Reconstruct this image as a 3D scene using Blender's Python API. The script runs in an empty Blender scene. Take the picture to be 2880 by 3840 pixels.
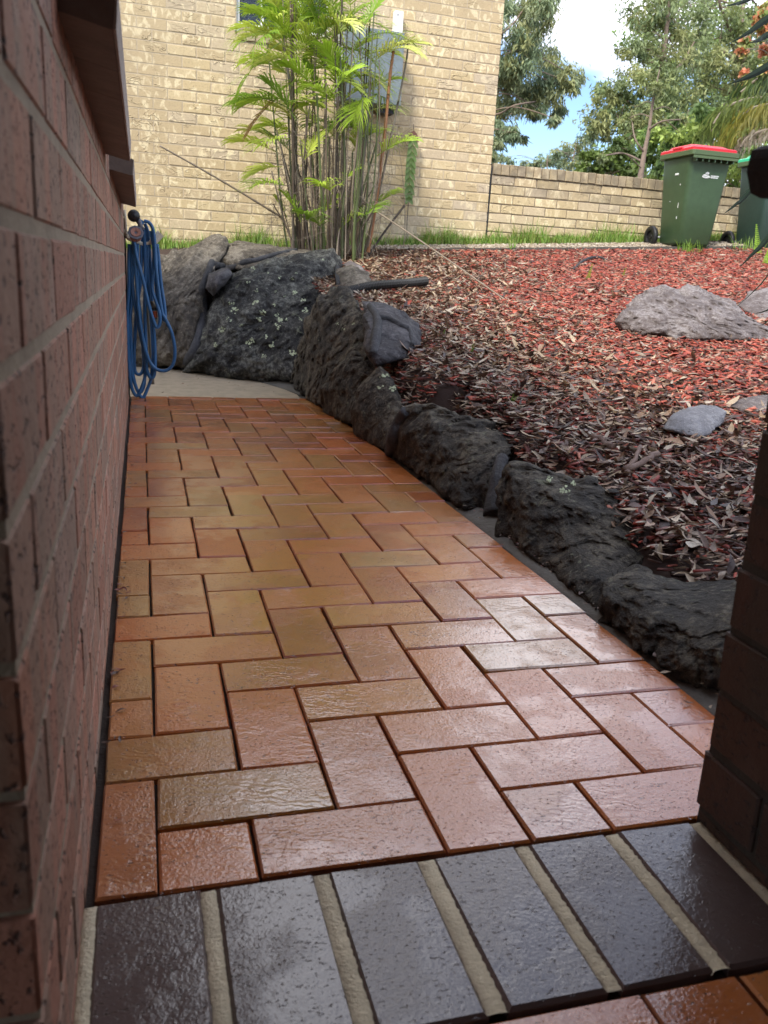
import bpy, math, random
import numpy as np
from mathutils import Vector, Matrix, noise
from mathutils.bvhtree import BVHTree
random.seed(7)
RNG = np.random.default_rng(7)
S = bpy.context.scene
COL = S.collection

# ------------------------------------------------------------------ camera
CAM = np.array([-0.00317754, -0.95122033, 0.68749374])
FPX = 3184.56                        # focal length in pixels of a 3840 px tall frame
RC = np.array([[0.9629045458890638, -0.2645976689785469, 0.05294250728191133],
               [-0.022633973993201897, -0.2747038583853853, -0.9612624477266639],
               [0.26889131396802496, 0.9244056813754995, -0.27050249077087535]])
cd = bpy.data.cameras.new('camera')
cam = bpy.data.objects.new('camera', cd); COL.objects.link(cam)
cd.sensor_fit = 'VERTICAL'; cd.sensor_height = 36; cd.lens = 36 * FPX / 3840
cd.clip_start = 0.01; cd.clip_end = 2000
m = Matrix([list(RC[0]), list(-RC[1]), list(-RC[2])]).transposed().to_4x4()
m.translation = Vector(CAM)
cam.matrix_world = m
cd.dof.use_dof = True; cd.dof.focus_distance = 2.6; cd.dof.aperture_fstop = 9.5
S.camera = cam

# ------------------------------------------------------------------ sky, sun, exposure
SUN_EL, SUN_AZ = math.radians(48), math.radians(222)     # azimuth clockwise from +Y
W = bpy.data.worlds.new('World'); S.world = W; W.use_nodes = True
nt = W.node_tree; nt.nodes.clear()
def wn(t, **k):
    n = nt.nodes.new(t)
    for a, b in k.items(): setattr(n, a, b)
    return n
out = wn('ShaderNodeOutputWorld'); bg = wn('ShaderNodeBackground'); bg.inputs[1].default_value = 0.10
sky = wn('ShaderNodeTexSky', sky_type='NISHITA'); sky.sun_disc = False
sky.sun_elevation = SUN_EL; sky.sun_rotation = SUN_AZ; sky.air_density = 1.1; sky.dust_density = 0.2; sky.ozone_density = 2
tc = wn('ShaderNodeTexCoord'); mp = wn('ShaderNodeMapping'); mp.inputs['Scale'].default_value = (1, 1, 2.6)
mp.inputs['Rotation'].default_value = (0.0, 0.0, 0.35); mp.inputs['Location'].default_value = (3.1, 0.4, 0.2)
nz = wn('ShaderNodeTexNoise'); nz.inputs['Scale'].default_value = 1.9; nz.inputs['Detail'].default_value = 6; nz.inputs['Roughness'].default_value = .5
rp = wn('ShaderNodeValToRGB'); rp.color_ramp.elements[0].position = .43; rp.color_ramp.elements[1].position = .57
mx = wn('ShaderNodeMix', data_type='RGBA'); mx.inputs[7].default_value = (10.1, 10.2, 11.0, 1)
L = nt.links.new
L(tc.outputs['Generated'], mp.inputs[0]); L(mp.outputs[0], nz.inputs[0]); L(nz.outputs[0], rp.inputs[0])
L(rp.outputs[0], mx.inputs[0]); dk = wn('ShaderNodeMix', data_type='RGBA', blend_type='MULTIPLY'); dk.inputs[0].default_value = 1; dk.inputs[7].default_value = (.60, .67, .80, 1)
L(sky.outputs[0], dk.inputs[6]); L(dk.outputs[2], mx.inputs[6]); L(mx.outputs[2], bg.inputs[0]); L(bg.outputs[0], out.inputs[0])
sl = bpy.data.lights.new('sun', 'SUN'); sl.energy = 1.75; sl.angle = math.radians(11); sl.color = (1, .95, .86)
so = bpy.data.objects.new('sun', sl); COL.objects.link(so)
sd = Vector((math.sin(SUN_AZ) * math.cos(SUN_EL), math.cos(SUN_AZ) * math.cos(SUN_EL), math.sin(SUN_EL)))
so.rotation_euler = sd.to_track_quat('Z', 'Y').to_euler(); so.location = (-4, -4, 8)
S.view_settings.view_transform = 'Standard'; S.view_settings.look = 'None'
S.view_settings.exposure = 1.5; S.view_settings.gamma = 1; S.view_settings.use_curve_mapping = False
S.render.engine = 'CYCLES'
S.cycles.max_bounces = 8; S.cycles.diffuse_bounces = 4; S.cycles.glossy_bounces = 4; S.cycles.transparent_max_bounces = 8

# ------------------------------------------------------------------ layout helpers (photo measurements -> metres)
KD = 2880 / 1659
def ray(u, v):
    d = RC.T @ np.array([(u * KD - 1440) / FPX, (v * KD - 1920) / FPX, 1.0]); return d
def at_y(u, v, y):
    d = ray(u, v); return Vector(CAM + (y - CAM[1]) / d[1] * d)
def at_z(u, v, z=0.0):
    d = ray(u, v); return Vector(CAM + (z - CAM[2]) / d[2] * d)
def at_x(u, v, x):
    d = ray(u, v); return Vector(CAM + (x - CAM[0]) / d[0] * d)
def ground_z(x, y): return max(0.0, y) * (.113 + .0095 * x)
def on_ground(u, v):
    d = ray(u, v); d = d / np.linalg.norm(d)
    for i in range(3000):
        P = CAM + (.3 + i * .01) * d
        if P[2] <= ground_z(P[0], P[1]): return Vector(P)
    return Vector(P)

# ------------------------------------------------------------------ object helpers
def new_mesh(name, verts, faces, mat=None, smooth=False):
    me = bpy.data.meshes.new(name); me.from_pydata([tuple(v) for v in verts], [], faces); me.update()
    if mat: me.materials.append(mat)
    if smooth: me.shade_smooth()
    return me
def link(name, me, parent=None, loc=None):
    o = bpy.data.objects.new(name, me); COL.objects.link(o)
    if parent: o.parent = parent
    if loc is not None: o.location = loc
    return o
def empty(name, loc=(0, 0, 0)):
    o = bpy.data.objects.new(name, None); COL.objects.link(o); o.location = loc; o.empty_display_size = .1; return o
def tag(o, label, cat, group=None):
    o['label'] = label; o['category'] = cat
    if group: o['group'] = group
    return o
def kind(o, k): o['kind'] = k; return o
def np_mesh(name, V, F, mat, tint=None, smooth=False):
    """V (n,3) F (m,4) quads, tint (n,4)"""
    me = bpy.data.meshes.new(name)
    V = np.asarray(V, np.float32); F = np.asarray(F, np.int32); k = F.shape[1]
    me.vertices.add(len(V)); me.vertices.foreach_set('co', V.ravel())
    me.loops.add(F.size); me.loops.foreach_set('vertex_index', F.ravel())
    me.polygons.add(len(F)); me.polygons.foreach_set('loop_start', np.arange(len(F), dtype=np.int32) * k)
    me.update(calc_edges=True); me.validate()
    if tint is not None:
        a = me.color_attributes.new('tint', 'FLOAT_COLOR', 'POINT'); a.data.foreach_set('color', np.asarray(tint, np.float32).ravel())
    me.materials.append(mat)
    if smooth: me.shade_smooth()
    return me
class MB:
    def __init__(s): s.v = []; s.f = []
    def add(s, v, f):
        n = len(s.v); s.v += [tuple(x) for x in v]; s.f += [[i + n for i in q] for q in f]; return s
    def box(s, a, b, rz=0, pivot=None):
        x0, y0, z0 = a; x1, y1, z1 = b
        v = [(x0, y0, z0), (x1, y0, z0), (x1, y1, z0), (x0, y1, z0), (x0, y0, z1), (x1, y0, z1), (x1, y1, z1), (x0, y1, z1)]
        if rz:
            c, q = math.cos(rz), math.sin(rz); px, py = pivot
            v = [(px + (x - px) * c - (y - py) * q, py + (x - px) * q + (y - py) * c, z) for x, y, z in v]
        return s.add(v, [[0, 3, 2, 1], [4, 5, 6, 7], [0, 1, 5, 4], [1, 2, 6, 5], [2, 3, 7, 6], [3, 0, 4, 7]])
    def tube(s, pts, r, n=8, cap=True):
        pts = [Vector(p) for p in pts]; rr = r if isinstance(r, (list, tuple)) else [r] * len(pts)
        rings = []; up = None
        for i, p in enumerate(pts):
            t = (pts[min(i + 1, len(pts) - 1)] - pts[max(i - 1, 0)])
            if t.length < 1e-9: t = Vector((0, 0, 1))
            t.normalize()
            if up is None: up = t.orthogonal().normalized()
            up = (up - t * up.dot(t));
            if up.length < 1e-6: up = t.orthogonal()
            up.normalize(); w = t.cross(up)
            rings.append([p + (up * math.cos(2 * math.pi * k / n) + w * math.sin(2 * math.pi * k / n)) * rr[i] for k in range(n)])
        v = [x for q in rings for x in q]; f = []
        for i in range(len(pts) - 1):
            for k in range(n):
                f.append([i * n + k, i * n + (k + 1) % n, (i + 1) * n + (k + 1) % n, (i + 1) * n + k])
        if cap: f += [list(range(n))[::-1], [(len(pts) - 1) * n + k for k in range(n)]]
        return s.add(v, f)
    def lathe(s, prof, axis_o, axis_d, n=20):
        d = Vector(axis_d).normalized(); a = d.orthogonal().normalized(); b = d.cross(a); o = Vector(axis_o)
        v = [o + d * h + (a * math.cos(2 * math.pi * k / n) + b * math.sin(2 * math.pi * k / n)) * r for r, h in prof for k in range(n)]
        f = [[i * n + k, i * n + (k + 1) % n, (i + 1) * n + (k + 1) % n, (i + 1) * n + k] for i in range(len(prof) - 1) for k in range(n)]
        return s.add(v, f)
    def obj(s, name, mat, parent=None, smooth=False, loc=None, origin=None):
        v = s.v
        if origin is not None: v = [(a - origin[0], b - origin[1], c - origin[2]) for a, b, c in v]; loc = origin
        return link(name, new_mesh(name, v, s.f, mat, smooth), parent, loc)
def spline(pts, n=8):
    P = [Vector(p) for p in pts]; P = [P[0] * 2 - P[1]] + P + [P[-1] * 2 - P[-2]]; o = []
    for i in range(1, len(P) - 2):
        for k in range(n):
            t = k / n; a, b, c, d = P[i - 1:i + 3]
            o.append(.5 * ((2 * b) + (-a + c) * t + (2 * a - 5 * b + 4 * c - d) * t * t + (-a + 3 * b - 3 * c + d) * t ** 3))
    o.append(P[-2]); return o

# ------------------------------------------------------------------ materials
class Mat:
    def __init__(s, name):
        s.m = bpy.data.materials.new(name); s.m.use_nodes = True; s.n = s.m.node_tree; s.b = s.n.nodes['Principled BSDF']
        s.tc = s.N('ShaderNodeTexCoord'); s.oi = s.N('ShaderNodeObjectInfo'); s.co = s.tc.outputs['Object']
    def N(s, t, **k):
        n = s.n.nodes.new(t)
        for a, b in k.items(): setattr(n, a, b)
        return n
    def L(s, a, b): s.n.links.new(a, b)
    def shift(s, k=31):
        v = s.N('ShaderNodeVectorMath', operation='SCALE'); c = s.N('ShaderNodeCombineXYZ')
        for i in range(3): s.L(s.oi.outputs['Random'], c.inputs[i])
        s.L(c.outputs[0], v.inputs[0]); v.inputs['Scale'].default_value = k
        a = s.N('ShaderNodeVectorMath', operation='ADD'); s.L(s.co, a.inputs[0]); s.L(v.outputs[0], a.inputs[1]); s.co = a.outputs[0]; return s
    def scaled(s, sc, rot=(0, 0, 0)):
        mp = s.N('ShaderNodeMapping'); mp.inputs['Scale'].default_value = sc; mp.inputs['Rotation'].default_value = rot
        s.L(s.co, mp.inputs[0]); return mp.outputs[0]
    def noise(s, scale, det=4, ro=.55, co=None, dist=0):
        n = s.N('ShaderNodeTexNoise'); n.inputs['Scale'].default_value = scale; n.inputs['Detail'].default_value = det
        n.inputs['Roughness'].default_value = ro; n.inputs['Distortion'].default_value = dist; s.L(co or s.co, n.inputs[0]); return n.outputs[0]
    def vor(s, scale, co=None, feat='F1'):
        n = s.N('ShaderNodeTexVoronoi', feature=feat); n.inputs['Scale'].default_value = scale; s.L(co or s.co, n.inputs[0]); return n.outputs[0]
    def ramp(s, x, stops, interp='LINEAR'):
        r = s.N('ShaderNodeValToRGB'); r.color_ramp.interpolation = interp
        e = r.color_ramp.elements
        while len(e) < len(stops): e.new(.5)
        for q, (p, c) in zip(e, stops): q.position = p; q.color = (c, c, c, 1) if isinstance(c, (int, float)) else (*c, 1)
        s.L(x, r.inputs[0]); return r.outputs[0]
    def mix(s, f, a, b, mode='MIX'):
        n = s.N('ShaderNodeMix', data_type='RGBA', blend_type=mode)
        for i, x in ((0, f), (6, a), (7, b)):
            if hasattr(x, 'is_linked') or hasattr(x, 'links'): s.L(x, n.inputs[i])
            elif i == 0: n.inputs[0].default_value = x
            else: n.inputs[i].default_value = (*x, 1)
        return n.outputs[2]
    def math(s, op, a, b=0.0):
        n = s.N('ShaderNodeMath', operation=op)
        for i, x in enumerate((a, b)):
            if isinstance(x, (int, float)): n.inputs[i].default_value = x
            else: s.L(x, n.inputs[i])
        return n.outputs[0]
    def base(s, c):
        if isinstance(c, tuple): s.b.inputs['Base Color'].default_value = (*c, 1)
        else: s.L(c, s.b.inputs['Base Color'])
        return s
    def rough(s, r):
        if isinstance(r, (int, float)): s.b.inputs['Roughness'].default_value = r
        else: s.L(r, s.b.inputs['Roughness'])
        return s
    def bump(s, h, st=.5, d=.01, prev=None, coat=False):
        n = s.N('ShaderNodeBump'); n.inputs['Strength'].default_value = st; n.inputs['Distance'].default_value = d; s.L(h, n.inputs['Height'])
        if prev: s.L(prev, n.inputs['Normal'])
        s.L(n.outputs[0], s.b.inputs['Normal'])
        if coat: s.L(n.outputs[0], s.b.inputs['Coat Normal'])
        return n.outputs[0]
    def coat(s, w, r): s.b.inputs['Coat Weight'].default_value = w; s.b.inputs['Coat Roughness'].default_value = r; return s
    def attr(s, n='tint'):
        a = s.N('ShaderNodeAttribute'); a.attribute_name = n; return a.outputs['Color']

def m_cream(name, dirt=0.0):
    M = Mat(name).shift()
    tone = M.ramp(M.oi.outputs['Random'], [(0, (.53, .41, .225)), (.3, (.58, .46, .265)), (.6, (.50, .385, .22)), (.85, (.55, .44, .28)), (1, (.48, .39, .27))])
    gp = M.N('ShaderNodeNewGeometry').outputs['Position']
    big = M.ramp(M.noise(1.1, 4, .6, gp), [(.45, 0), (.7, 1)])
    amt = M.ramp(M.math('FRACT', M.math('MULTIPLY', M.oi.outputs['Random'], 7.3)), [(0, .4), (1, 1)])
    blot = M.ramp(M.noise(13, 3, .5, M.scaled((1.3, 1, .8)), .9), [(.53, 0), (.62, 1)])
    c = M.mix(M.math('MULTIPLY', blot, amt), tone, (.80, .68, .43))
    c = M.mix(M.math('MULTIPLY', M.ramp(M.noise(70, 3), [(.35, 1), (.5, 0)]), .35), c, (.33, .24, .14))
    d = M.ramp(M.noise(5, 5, .65), [(.5 - .22 * dirt if dirt else .62, 0), (.75 - .15 * dirt, 1)])
    c = M.mix(M.math('MULTIPLY', d, .35 + .4 * dirt), c, (.16, .13, .09))
    c = M.mix(M.math('MULTIPLY', big, .30), c, (.27, .21, .13))
    M.base(c).rough(.85)
    rid = M.math('MULTIPLY', M.ramp(M.noise(6, 2, .4, M.scaled((1, 1, 2.2)), 1.0), [(.485, 0), (.5, 1), (.515, .2)]), M.ramp(M.noise(4, 1), [(.5, 0), (.58, 1)]))
    n1 = M.bump(rid, .9, .008); M.bump(M.noise(90, 4, .6), .5, .003, n1)
    return M.m
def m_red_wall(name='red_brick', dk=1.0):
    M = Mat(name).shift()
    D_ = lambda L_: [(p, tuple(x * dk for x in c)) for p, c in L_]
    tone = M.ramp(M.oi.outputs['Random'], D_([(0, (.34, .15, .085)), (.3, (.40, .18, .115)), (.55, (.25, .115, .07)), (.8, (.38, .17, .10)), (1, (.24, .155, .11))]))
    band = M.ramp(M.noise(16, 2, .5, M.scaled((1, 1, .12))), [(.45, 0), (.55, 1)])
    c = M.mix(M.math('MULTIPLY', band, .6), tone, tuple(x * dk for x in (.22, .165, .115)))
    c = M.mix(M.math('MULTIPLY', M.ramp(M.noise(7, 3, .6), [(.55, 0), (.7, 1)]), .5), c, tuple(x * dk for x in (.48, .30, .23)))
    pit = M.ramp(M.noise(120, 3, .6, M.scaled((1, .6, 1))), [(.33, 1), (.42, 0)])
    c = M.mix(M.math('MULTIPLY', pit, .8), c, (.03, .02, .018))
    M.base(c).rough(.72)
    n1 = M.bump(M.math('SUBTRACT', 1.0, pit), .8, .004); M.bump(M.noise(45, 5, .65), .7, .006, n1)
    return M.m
def m_paver(name, tones, spread=.42, wave=.26, f0=2.2):
    M = Mat(name).shift()
    tone = M.ramp(M.oi.outputs['Random'], tones)
    c = M.mix(M.math('MULTIPLY', M.ramp(M.noise(8, 3, .6), [(.4, 0), (.65, 1)]), .5), tone, tones[1][1])
    pit = M.ramp(M.noise(260, 2, .5, M.scaled((.6, 1.1, 1))), [(.30, 1), (.36, 0)])
    pm = M.ramp(M.noise(22, 3), [(.40, .25), (.56, 1)]); pit = M.math('MULTIPLY', pit, pm)
    c = M.mix(M.math('MULTIPLY', pit, .8), c, (.03, .016, .01))
    c = M.mix(M.math('MULTIPLY', M.ramp(M.noise(30, 5, .7), [(.55, 0), (.75, 1)]), .25), c, (.07, .03, .02))
    M.base(c)
    rnd = M.oi.outputs['Random']
    wv = M.N('ShaderNodeTexWave', wave_type='RINGS', rings_direction='SPHERICAL'); M.L(M.scaled((1, 1.6, 1)), wv.inputs[0])
    wv.inputs['Scale'].default_value = 17; wv.inputs['Distortion'].default_value = 12; wv.inputs['Detail'].default_value = 2; wv.inputs['Detail Scale'].default_value = 1.5
    wvm = M.math('MULTIPLY', wv.outputs[1], M.ramp(M.noise(9, 2), [(.5, 0), (.6, 1)]))
    dry = M.ramp(M.noise(7, 4, .6), [(.475, 0), (.565, 1)])           # 1 = damp and matt, 0 = standing water film
    M.rough(M.ramp(dry, [(0, .30), (1, .62)]))
    grit = M.math('ADD', M.math('MULTIPLY', M.noise(230, 3, .6), .6), M.math('MULTIPLY', M.noise(60, 3, .5), .5))
    h = M.math('MULTIPLY', M.math('ADD', M.math('MULTIPLY', wvm, wave), grit), M.ramp(dry, [(0, .55), (1, 1)]))
    n1 = M.bump(M.math('SUBTRACT', 1.0, pit), .6, .002)
    M.bump(h, spread, .0030, n1, coat=True)
    M.b.inputs['Coat IOR'].default_value = f0; M.b.inputs['Specular IOR Level'].default_value = .15
    cw = M.math('MULTIPLY', M.ramp(dry, [(0, 1), (1, .9)]), M.ramp(rnd, [(0, .75), (.5, 1), (1, .85)])); M.L(cw, M.b.inputs['Coat Weight'])
    cr = M.math('ADD', M.math('MULTIPLY', dry, .06), .055); M.L(cr, M.b.inputs['Coat Roughness'])
    return M.m
def m_rock(name, dark, mid, light, lich=0.0, spec=.5, sc=1.0):
    M = Mat(name)
    a = M.noise(5 * sc, 6, .65, M.scaled((1, 1, .6), (0, .5, 0)), .5); b = M.noise(28 * sc, 6, .7)
    c = M.mix(M.ramp(a, [(.38, 0), (.62, 1)]), dark, mid)
    c = M.mix(M.ramp(M.math('ADD', M.math('MULTIPLY', a, .35), M.math('MULTIPLY', M.noise(42 * sc, 7, .8), .65)), [(.49, 0), (.60, 1)]), c, light)
    if lich:
        l = M.ramp(M.noise(17, 5, .7, dist=.8), [(.62, 0), (.67, 1)]); c = M.mix(M.math('MULTIPLY', l, lich), c, (.30, .32, .20))
    M.base(c).rough(.78); M.b.inputs['Specular IOR Level'].default_value = spec
    n1 = M.bump(a, .8, .03); n2 = M.bump(M.noise(22 * sc, 8, .72), 1.0, .02, n1); M.bump(M.noise(110 * sc, 4, .7), .8, .005, n2)
    return M.m
def m_plain(name, col, rough=.6, bump=0, bs=60, var=0, metal=0, coat=0):
    M = Mat(name)
    c = col
    if var: c = M.mix(M.math('MULTIPLY', M.ramp(M.noise(14, 5, .65), [(.4, 0), (.7, 1)]), var), col, tuple(x * .45 for x in col))
    M.base(c).rough(rough); M.b.inputs['Metallic'].default_value = metal
    if bump: M.bump(M.noise(bs, 5, .6), bump, .004)
    if coat: M.coat(coat, .15)
    return M.m
def m_tint(name, rough=.6, trans=0, bump=0, spec=.5, coat=0):
    M = Mat(name); c = M.attr()
    if bump:
        c = M.mix(.35, c, M.ramp(M.noise(160, 3), [(.3, .0), (.7, 1)]), 'MULTIPLY'); M.bump(M.noise(140, 4), bump, .002)
    M.base(c).rough(rough); M.b.inputs['Specular IOR Level'].default_value = spec
    if coat: M.coat(coat, .2)
    if trans:
        tr = M.N('ShaderNodeBsdfTranslucent'); M.L(c, tr.inputs[0]); ms = M.N('ShaderNodeMixShader'); ms.inputs[0].default_value = trans
        o = M.n.nodes['Material Output']; M.L(M.b.outputs[0], ms.inputs[1]); M.L(tr.outputs[0], ms.inputs[2]); M.L(ms.outputs[0], o.inputs[0])
    return M.m
MT = {}
MT['cream'] = m_cream('cream_brick'); MT['cream_dirty'] = m_cream('weathered_cream_brick', .8); MT['cap'] = m_cream('mould_stained_coping_brick', 1.15)
MT['red'] = m_red_wall(); MT['red_shaded'] = m_red_wall('shaded_door_brick', .17)  # second one is the same brick with doorway shade put into its colour
MT['paver'] = m_paver('terracotta_paver', [(0, (.46, .115, .024)), (.22, (.50, .155, .034)), (.42, (.32, .072, .018)), (.6, (.47, .175, .038)), (.78, (.33, .145, .032)), (.9, (.40, .19, .05)), (1, (.52, .115, .024))])
MT['thr'] = m_paver('dark_threshold_brick', [(0, (.075, .045, .036)), (.4, (.085, .056, .050)), (1, (.07, .043, .038))], .45, .06, 1.75)
MT['mortar'] = m_plain('pale_mortar', (.72, .62, .44), .95, 1, 220, .45)
MT['mortar_red'] = m_plain('grey_mortar', (.33, .27, .19), .9, .9, 90, .45)
MT['mortar_cream'] = m_plain('wall_mortar', (.50, .41, .28), .92, .5, 90, .35)
MT['joint_sand'] = m_plain('dark_joint_sand', (.035, .022, .016), .8, .6, 150)
MT['concrete'] = m_plain('worn_concrete', (.48, .39, .27), .5, .35, 60, .6, coat=.2)
MT['haunch'] = m_plain('rough_concrete_edge', (.13, .12, .10), .7, 1, 50, .6)
MT['soil'] = m_plain('garden_soil', (.05, .028, .02), .9, 1, 40, .5)
MT['render'] = m_plain('porch_render', (.16, .11, .085), .9, .3, 40, .3)
MT['soffit'] = m_plain('soffit_board', (.20, .15, .12), .8)
MT['sill'] = m_plain('sill_tile', (.19, .15, .125), .8, .6, 60, .5)
MT['sill_face'] = m_plain('sill_lip', (.36, .31, .27), .8, .6, 60, .3)
MT['hose'] = m_plain('blue_hose_vinyl', (.03, .13, .29), .42, .3, 90, .45)
MT['black'] = m_plain('black_rubber', (.012, .012, .013), .5, .2, 90)
MT['grey_plastic'] = m_plain('grey_plastic', (.12, .12, .14), .5)
MT['terra'] = m_plain('faded_orange_plastic', (.36, .17, .12), .6, .2, 80, .3)
MT['orange'] = m_plain('orange_plastic', (.42, .085, .03), .5)
MT['creamp'] = m_plain('cream_plastic', (.72, .66, .50), .6, .2, 50, .3)
MT['brass'] = m_plain('aged_brass', (.20, .17, .12), .5, .2, 60, .3, .6)
MT['bin'] = m_plain('dark_green_plastic', (.050, .092, .042), .42, .12, 8, .3)
MT['bin2'] = m_plain('bottle_green_plastic', (.032, .062, .048), .45, .12, 8, .3)
MT['rim'] = m_plain('olive_green_rim', (.075, .115, .045), .45)
MT['redlid'] = m_plain('red_lid_plastic', (.62, .010, .022), .4)
MT['teallid'] = m_plain('teal_green_lid_plastic', (.03, .50, .24), .4)
MT['white'] = m_plain('white_print', (.75, .78, .75), .6)
MT['whitep'] = m_plain('white_painted_metal', (.80, .79, .74), .5)
MT['galv'] = m_plain('galvanised_steel', (.20, .235, .25), .5, .1, 20, .3, .25)
MT['galv2'] = m_plain('pale_steel_edge', (.45, .47, .47), .5)
MT['timber'] = m_plain('grey_weathered_timber', (.10, .085, .07), .85, .9, 50, .6)
MT['cane'] = m_plain('dry_bamboo', (.25, .20, .145), .6, .3, 60, .4)
MT['gravel'] = m_tint('pale_gravel', .85)
MT['chip'] = m_tint('bark_chip', .62, 0, .6, .4)
MT['leaf'] = m_tint('dry_leaf', .46, .06, .3, .5)
MT['grass'] = m_tint('grass_blade', .5, .35)
MT['green'] = m_tint('palm_leaf', .42, .30)
MT['stem'] = m_tint('palm_stem', .6, 0, .5)
MT['treeleaf'] = m_tint('tree_leaf', .55, .35)
MT['bark'] = m_plain('eucalypt_bark', (.24, .175, .13), .85, .5, 12, .5)
MT['pipe'] = m_plain('black_drain_pipe', (.022, .022, .022), .6, .2, 60, .3)
MT['seam'] = m_rock('dark_mortar_seam', (.035, .035, .037), (.055, .055, .06), (.085, .083, .085), 0)
MT['rock_dark'] = m_rock('dark_mossy_rock', (.015, .012, .008), (.046, .036, .024), (.15, .13, .09), .4)
MT['rock_black'] = m_rock('black_lichened_rock', (.012, .011, .010), (.034, .031, .026), (.19, .19, .16), .45)
MT['rock_brown'] = m_rock('brown_grey_rock', (.055, .044, .032), (.13, .108, .08), (.27, .235, .18), .15)
MT['rock_slate'] = m_rock('slate_rock', (.04, .037, .040), (.075, .07, .075), (.15, .14, .14), 0)
MT['rock_grey'] = m_rock('pale_grey_rock', (.12, .095, .088), (.20, .165, .155), (.35, .315, .30), 0, sc=1.3)
MT['rock_blue'] = m_rock('blue_grey_rock', (.20, .20, .22), (.28, .28, .31), (.40, .40, .42), 0, sc=2)
MT['lichen'] = m_plain('pale_green_lichen', (.47, .52, .33), .95, 1, 200, .5)
g = Mat('window_glass'); g.base((.02, .03, .045)).rough(.12); g.bump(g.noise(38, 2, .5, dist=1.5), .8, .01); MT['glass'] = g.m
MT['ground'] = MT['soil']

# ------------------------------------------------------------------ ground sheet
xs = sorted(set([-300, -80, -20, -6, -2, -1, -.5, -.2, .0, .5, .8, .93, .96] + [round(1.0 + i * .06, 3) for i in range(60)] + [5, 5.4, 6, 7, 8, 12, 30, 100, 300]))
ys = sorted(set([-300, -60, -10, -3, -1, -.4] + [round(-.2 + i * .06, 3) for i in range(62)] + [round(3.6 + i * .12, 3) for i in range(31)] + [7.5, 8.5, 12, 30, 100, 300, 800]))
def edge_k(x, y):
    x0 = np.where(np.asarray(y) < 2.2, 1.05, .96); return np.clip((x - x0) / .17, 0, 1) ** .7
def base_h(x, y):
    if y > 7.3: return 1.0
    kx = 1
    if x < .97 and y < 3.95: return -.06
    if y < 5.55 - .38 * min(max(x, 0), 1) and x < 1.14: 
        if y > 3.95: return -.06
    kx = float(edge_k(x, y)) if y < 3.95 else 1
    h = ground_z(max(x, -.5), y) * kx - .06 * (1 - kx)
    return h + .012 * noise.noise(Vector((x * 3, y * 3, 0)))
V = [(x, y, base_h(x, y)) for y in ys for x in xs]; nx = len(xs)
F = [[j * nx + i, j * nx + i + 1, (j + 1) * nx + i + 1, (j + 1) * nx + i] for j in range(len(ys) - 1) for i in range(nx - 1)]
kind(link('ground', new_mesh('ground', V, F, MT['ground'], True)), 'structure')

# ------------------------------------------------------------------ brick meshes
def brick_mesh(sx, sy, sz, mat, seed, rough=.0015, ch=.004, sides=True):
    """block centred in x,y, base at z=0..sz, all edges of top (+z) chamfered; slightly uneven"""
    r = random.Random(seed); hx, hy = sx / 2, sy / 2
    j = lambda: r.uniform(-rough, rough)
    lo = [(-hx + j(), -hy + j(), 0), (hx + j(), -hy + j(), 0), (hx + j(), hy + j(), 0), (-hx + j(), hy + j(), 0)]
    mid = [(x + j() * .5, y + j() * .5, sz - ch + j() * .3) for x, y, _ in lo]
    top = [(x - math.copysign(ch, x) + j() * .5, y - math.copysign(ch, y) + j() * .5, sz + j() * .35) for x, y, _ in lo]
    v = lo + mid + top; f = [[8, 9, 10, 11]]
    for a in range(4):
        b = (a + 1) % 4; f += [[a, b, b + 4, a + 4], [a + 4, b + 4, b + 8, a + 8]]
    return new_mesh('brick', v, f, mat)
def face_brick(w, h, d, mat, seed, rough=.002, ch=.004):
    """brick whose face looks to -y; origin at face centre; w along x, h along z, body behind"""
    me = brick_mesh(w, h, d, mat, seed, rough, ch)
    co = [Vector(v.co) for v in me.vertices]
    for v, c in zip(me.vertices, co): v.co = (c.x, d - c.z, c.y) if False else (c.x, -c.z + 0, c.y)
    return me   # face at y=-d (front), back at 0

# ------------------------------------------------------------------ herringbone path
path = kind(empty('path'), 'structure')
U = .116
X0, X1, Y0, Y1 = -.070, .915, -.1135, 3.665
cache = {}
def paver(x0, x1, y0, y1, parent, matk='paver', gap=.0042, tilt=.006, lift=.0012):
    x0, x1, y0, y1 = x0 + gap / 2, x1 - gap / 2, y0 + gap / 2, y1 - gap / 2
    w, d = x1 - x0, y1 - y0
    if w < .018 or d < .018: return
    full = abs(max(w, d) - 2 * U + gap) < .001
    key = (round(w, 3), round(d, 3), matk, random.randrange(4) if full else 0)
    if key not in cache: cache[key] = brick_mesh(w, d, .05, MT[matk], len(cache), .0011, .0028)
    o = link('brick', cache[key], parent, ((x0 + x1) / 2, (y0 + y1) / 2, -.05 + random.uniform(-lift, lift)))
    o.rotation_euler = (random.gauss(0, tilt), random.gauss(0, tilt), random.gauss(0, .004))
    return o
def herring(x0, x1, y0, y1, parent):
    for i in range(int(x0 / U) - 3, int(x1 / U) + 2):
        for j in range(int(y0 / U) - 3, int(y1 / U) + 2):
            q = (i + j) % 4
            if q == 0: r = (i, i + 2, j, j + 1)
            elif q == 2: r = (i, i + 1, j, j + 2)
            else: continue
            a, b, c, d = [k * U for k in r]
            a, b, c, d = max(a, x0), min(b, x1), max(c, y0), min(d, y1)
            if b > a and d > c: paver(a, b, c, d, path)
herring(X0, X1, Y0, Y1, path)
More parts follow.
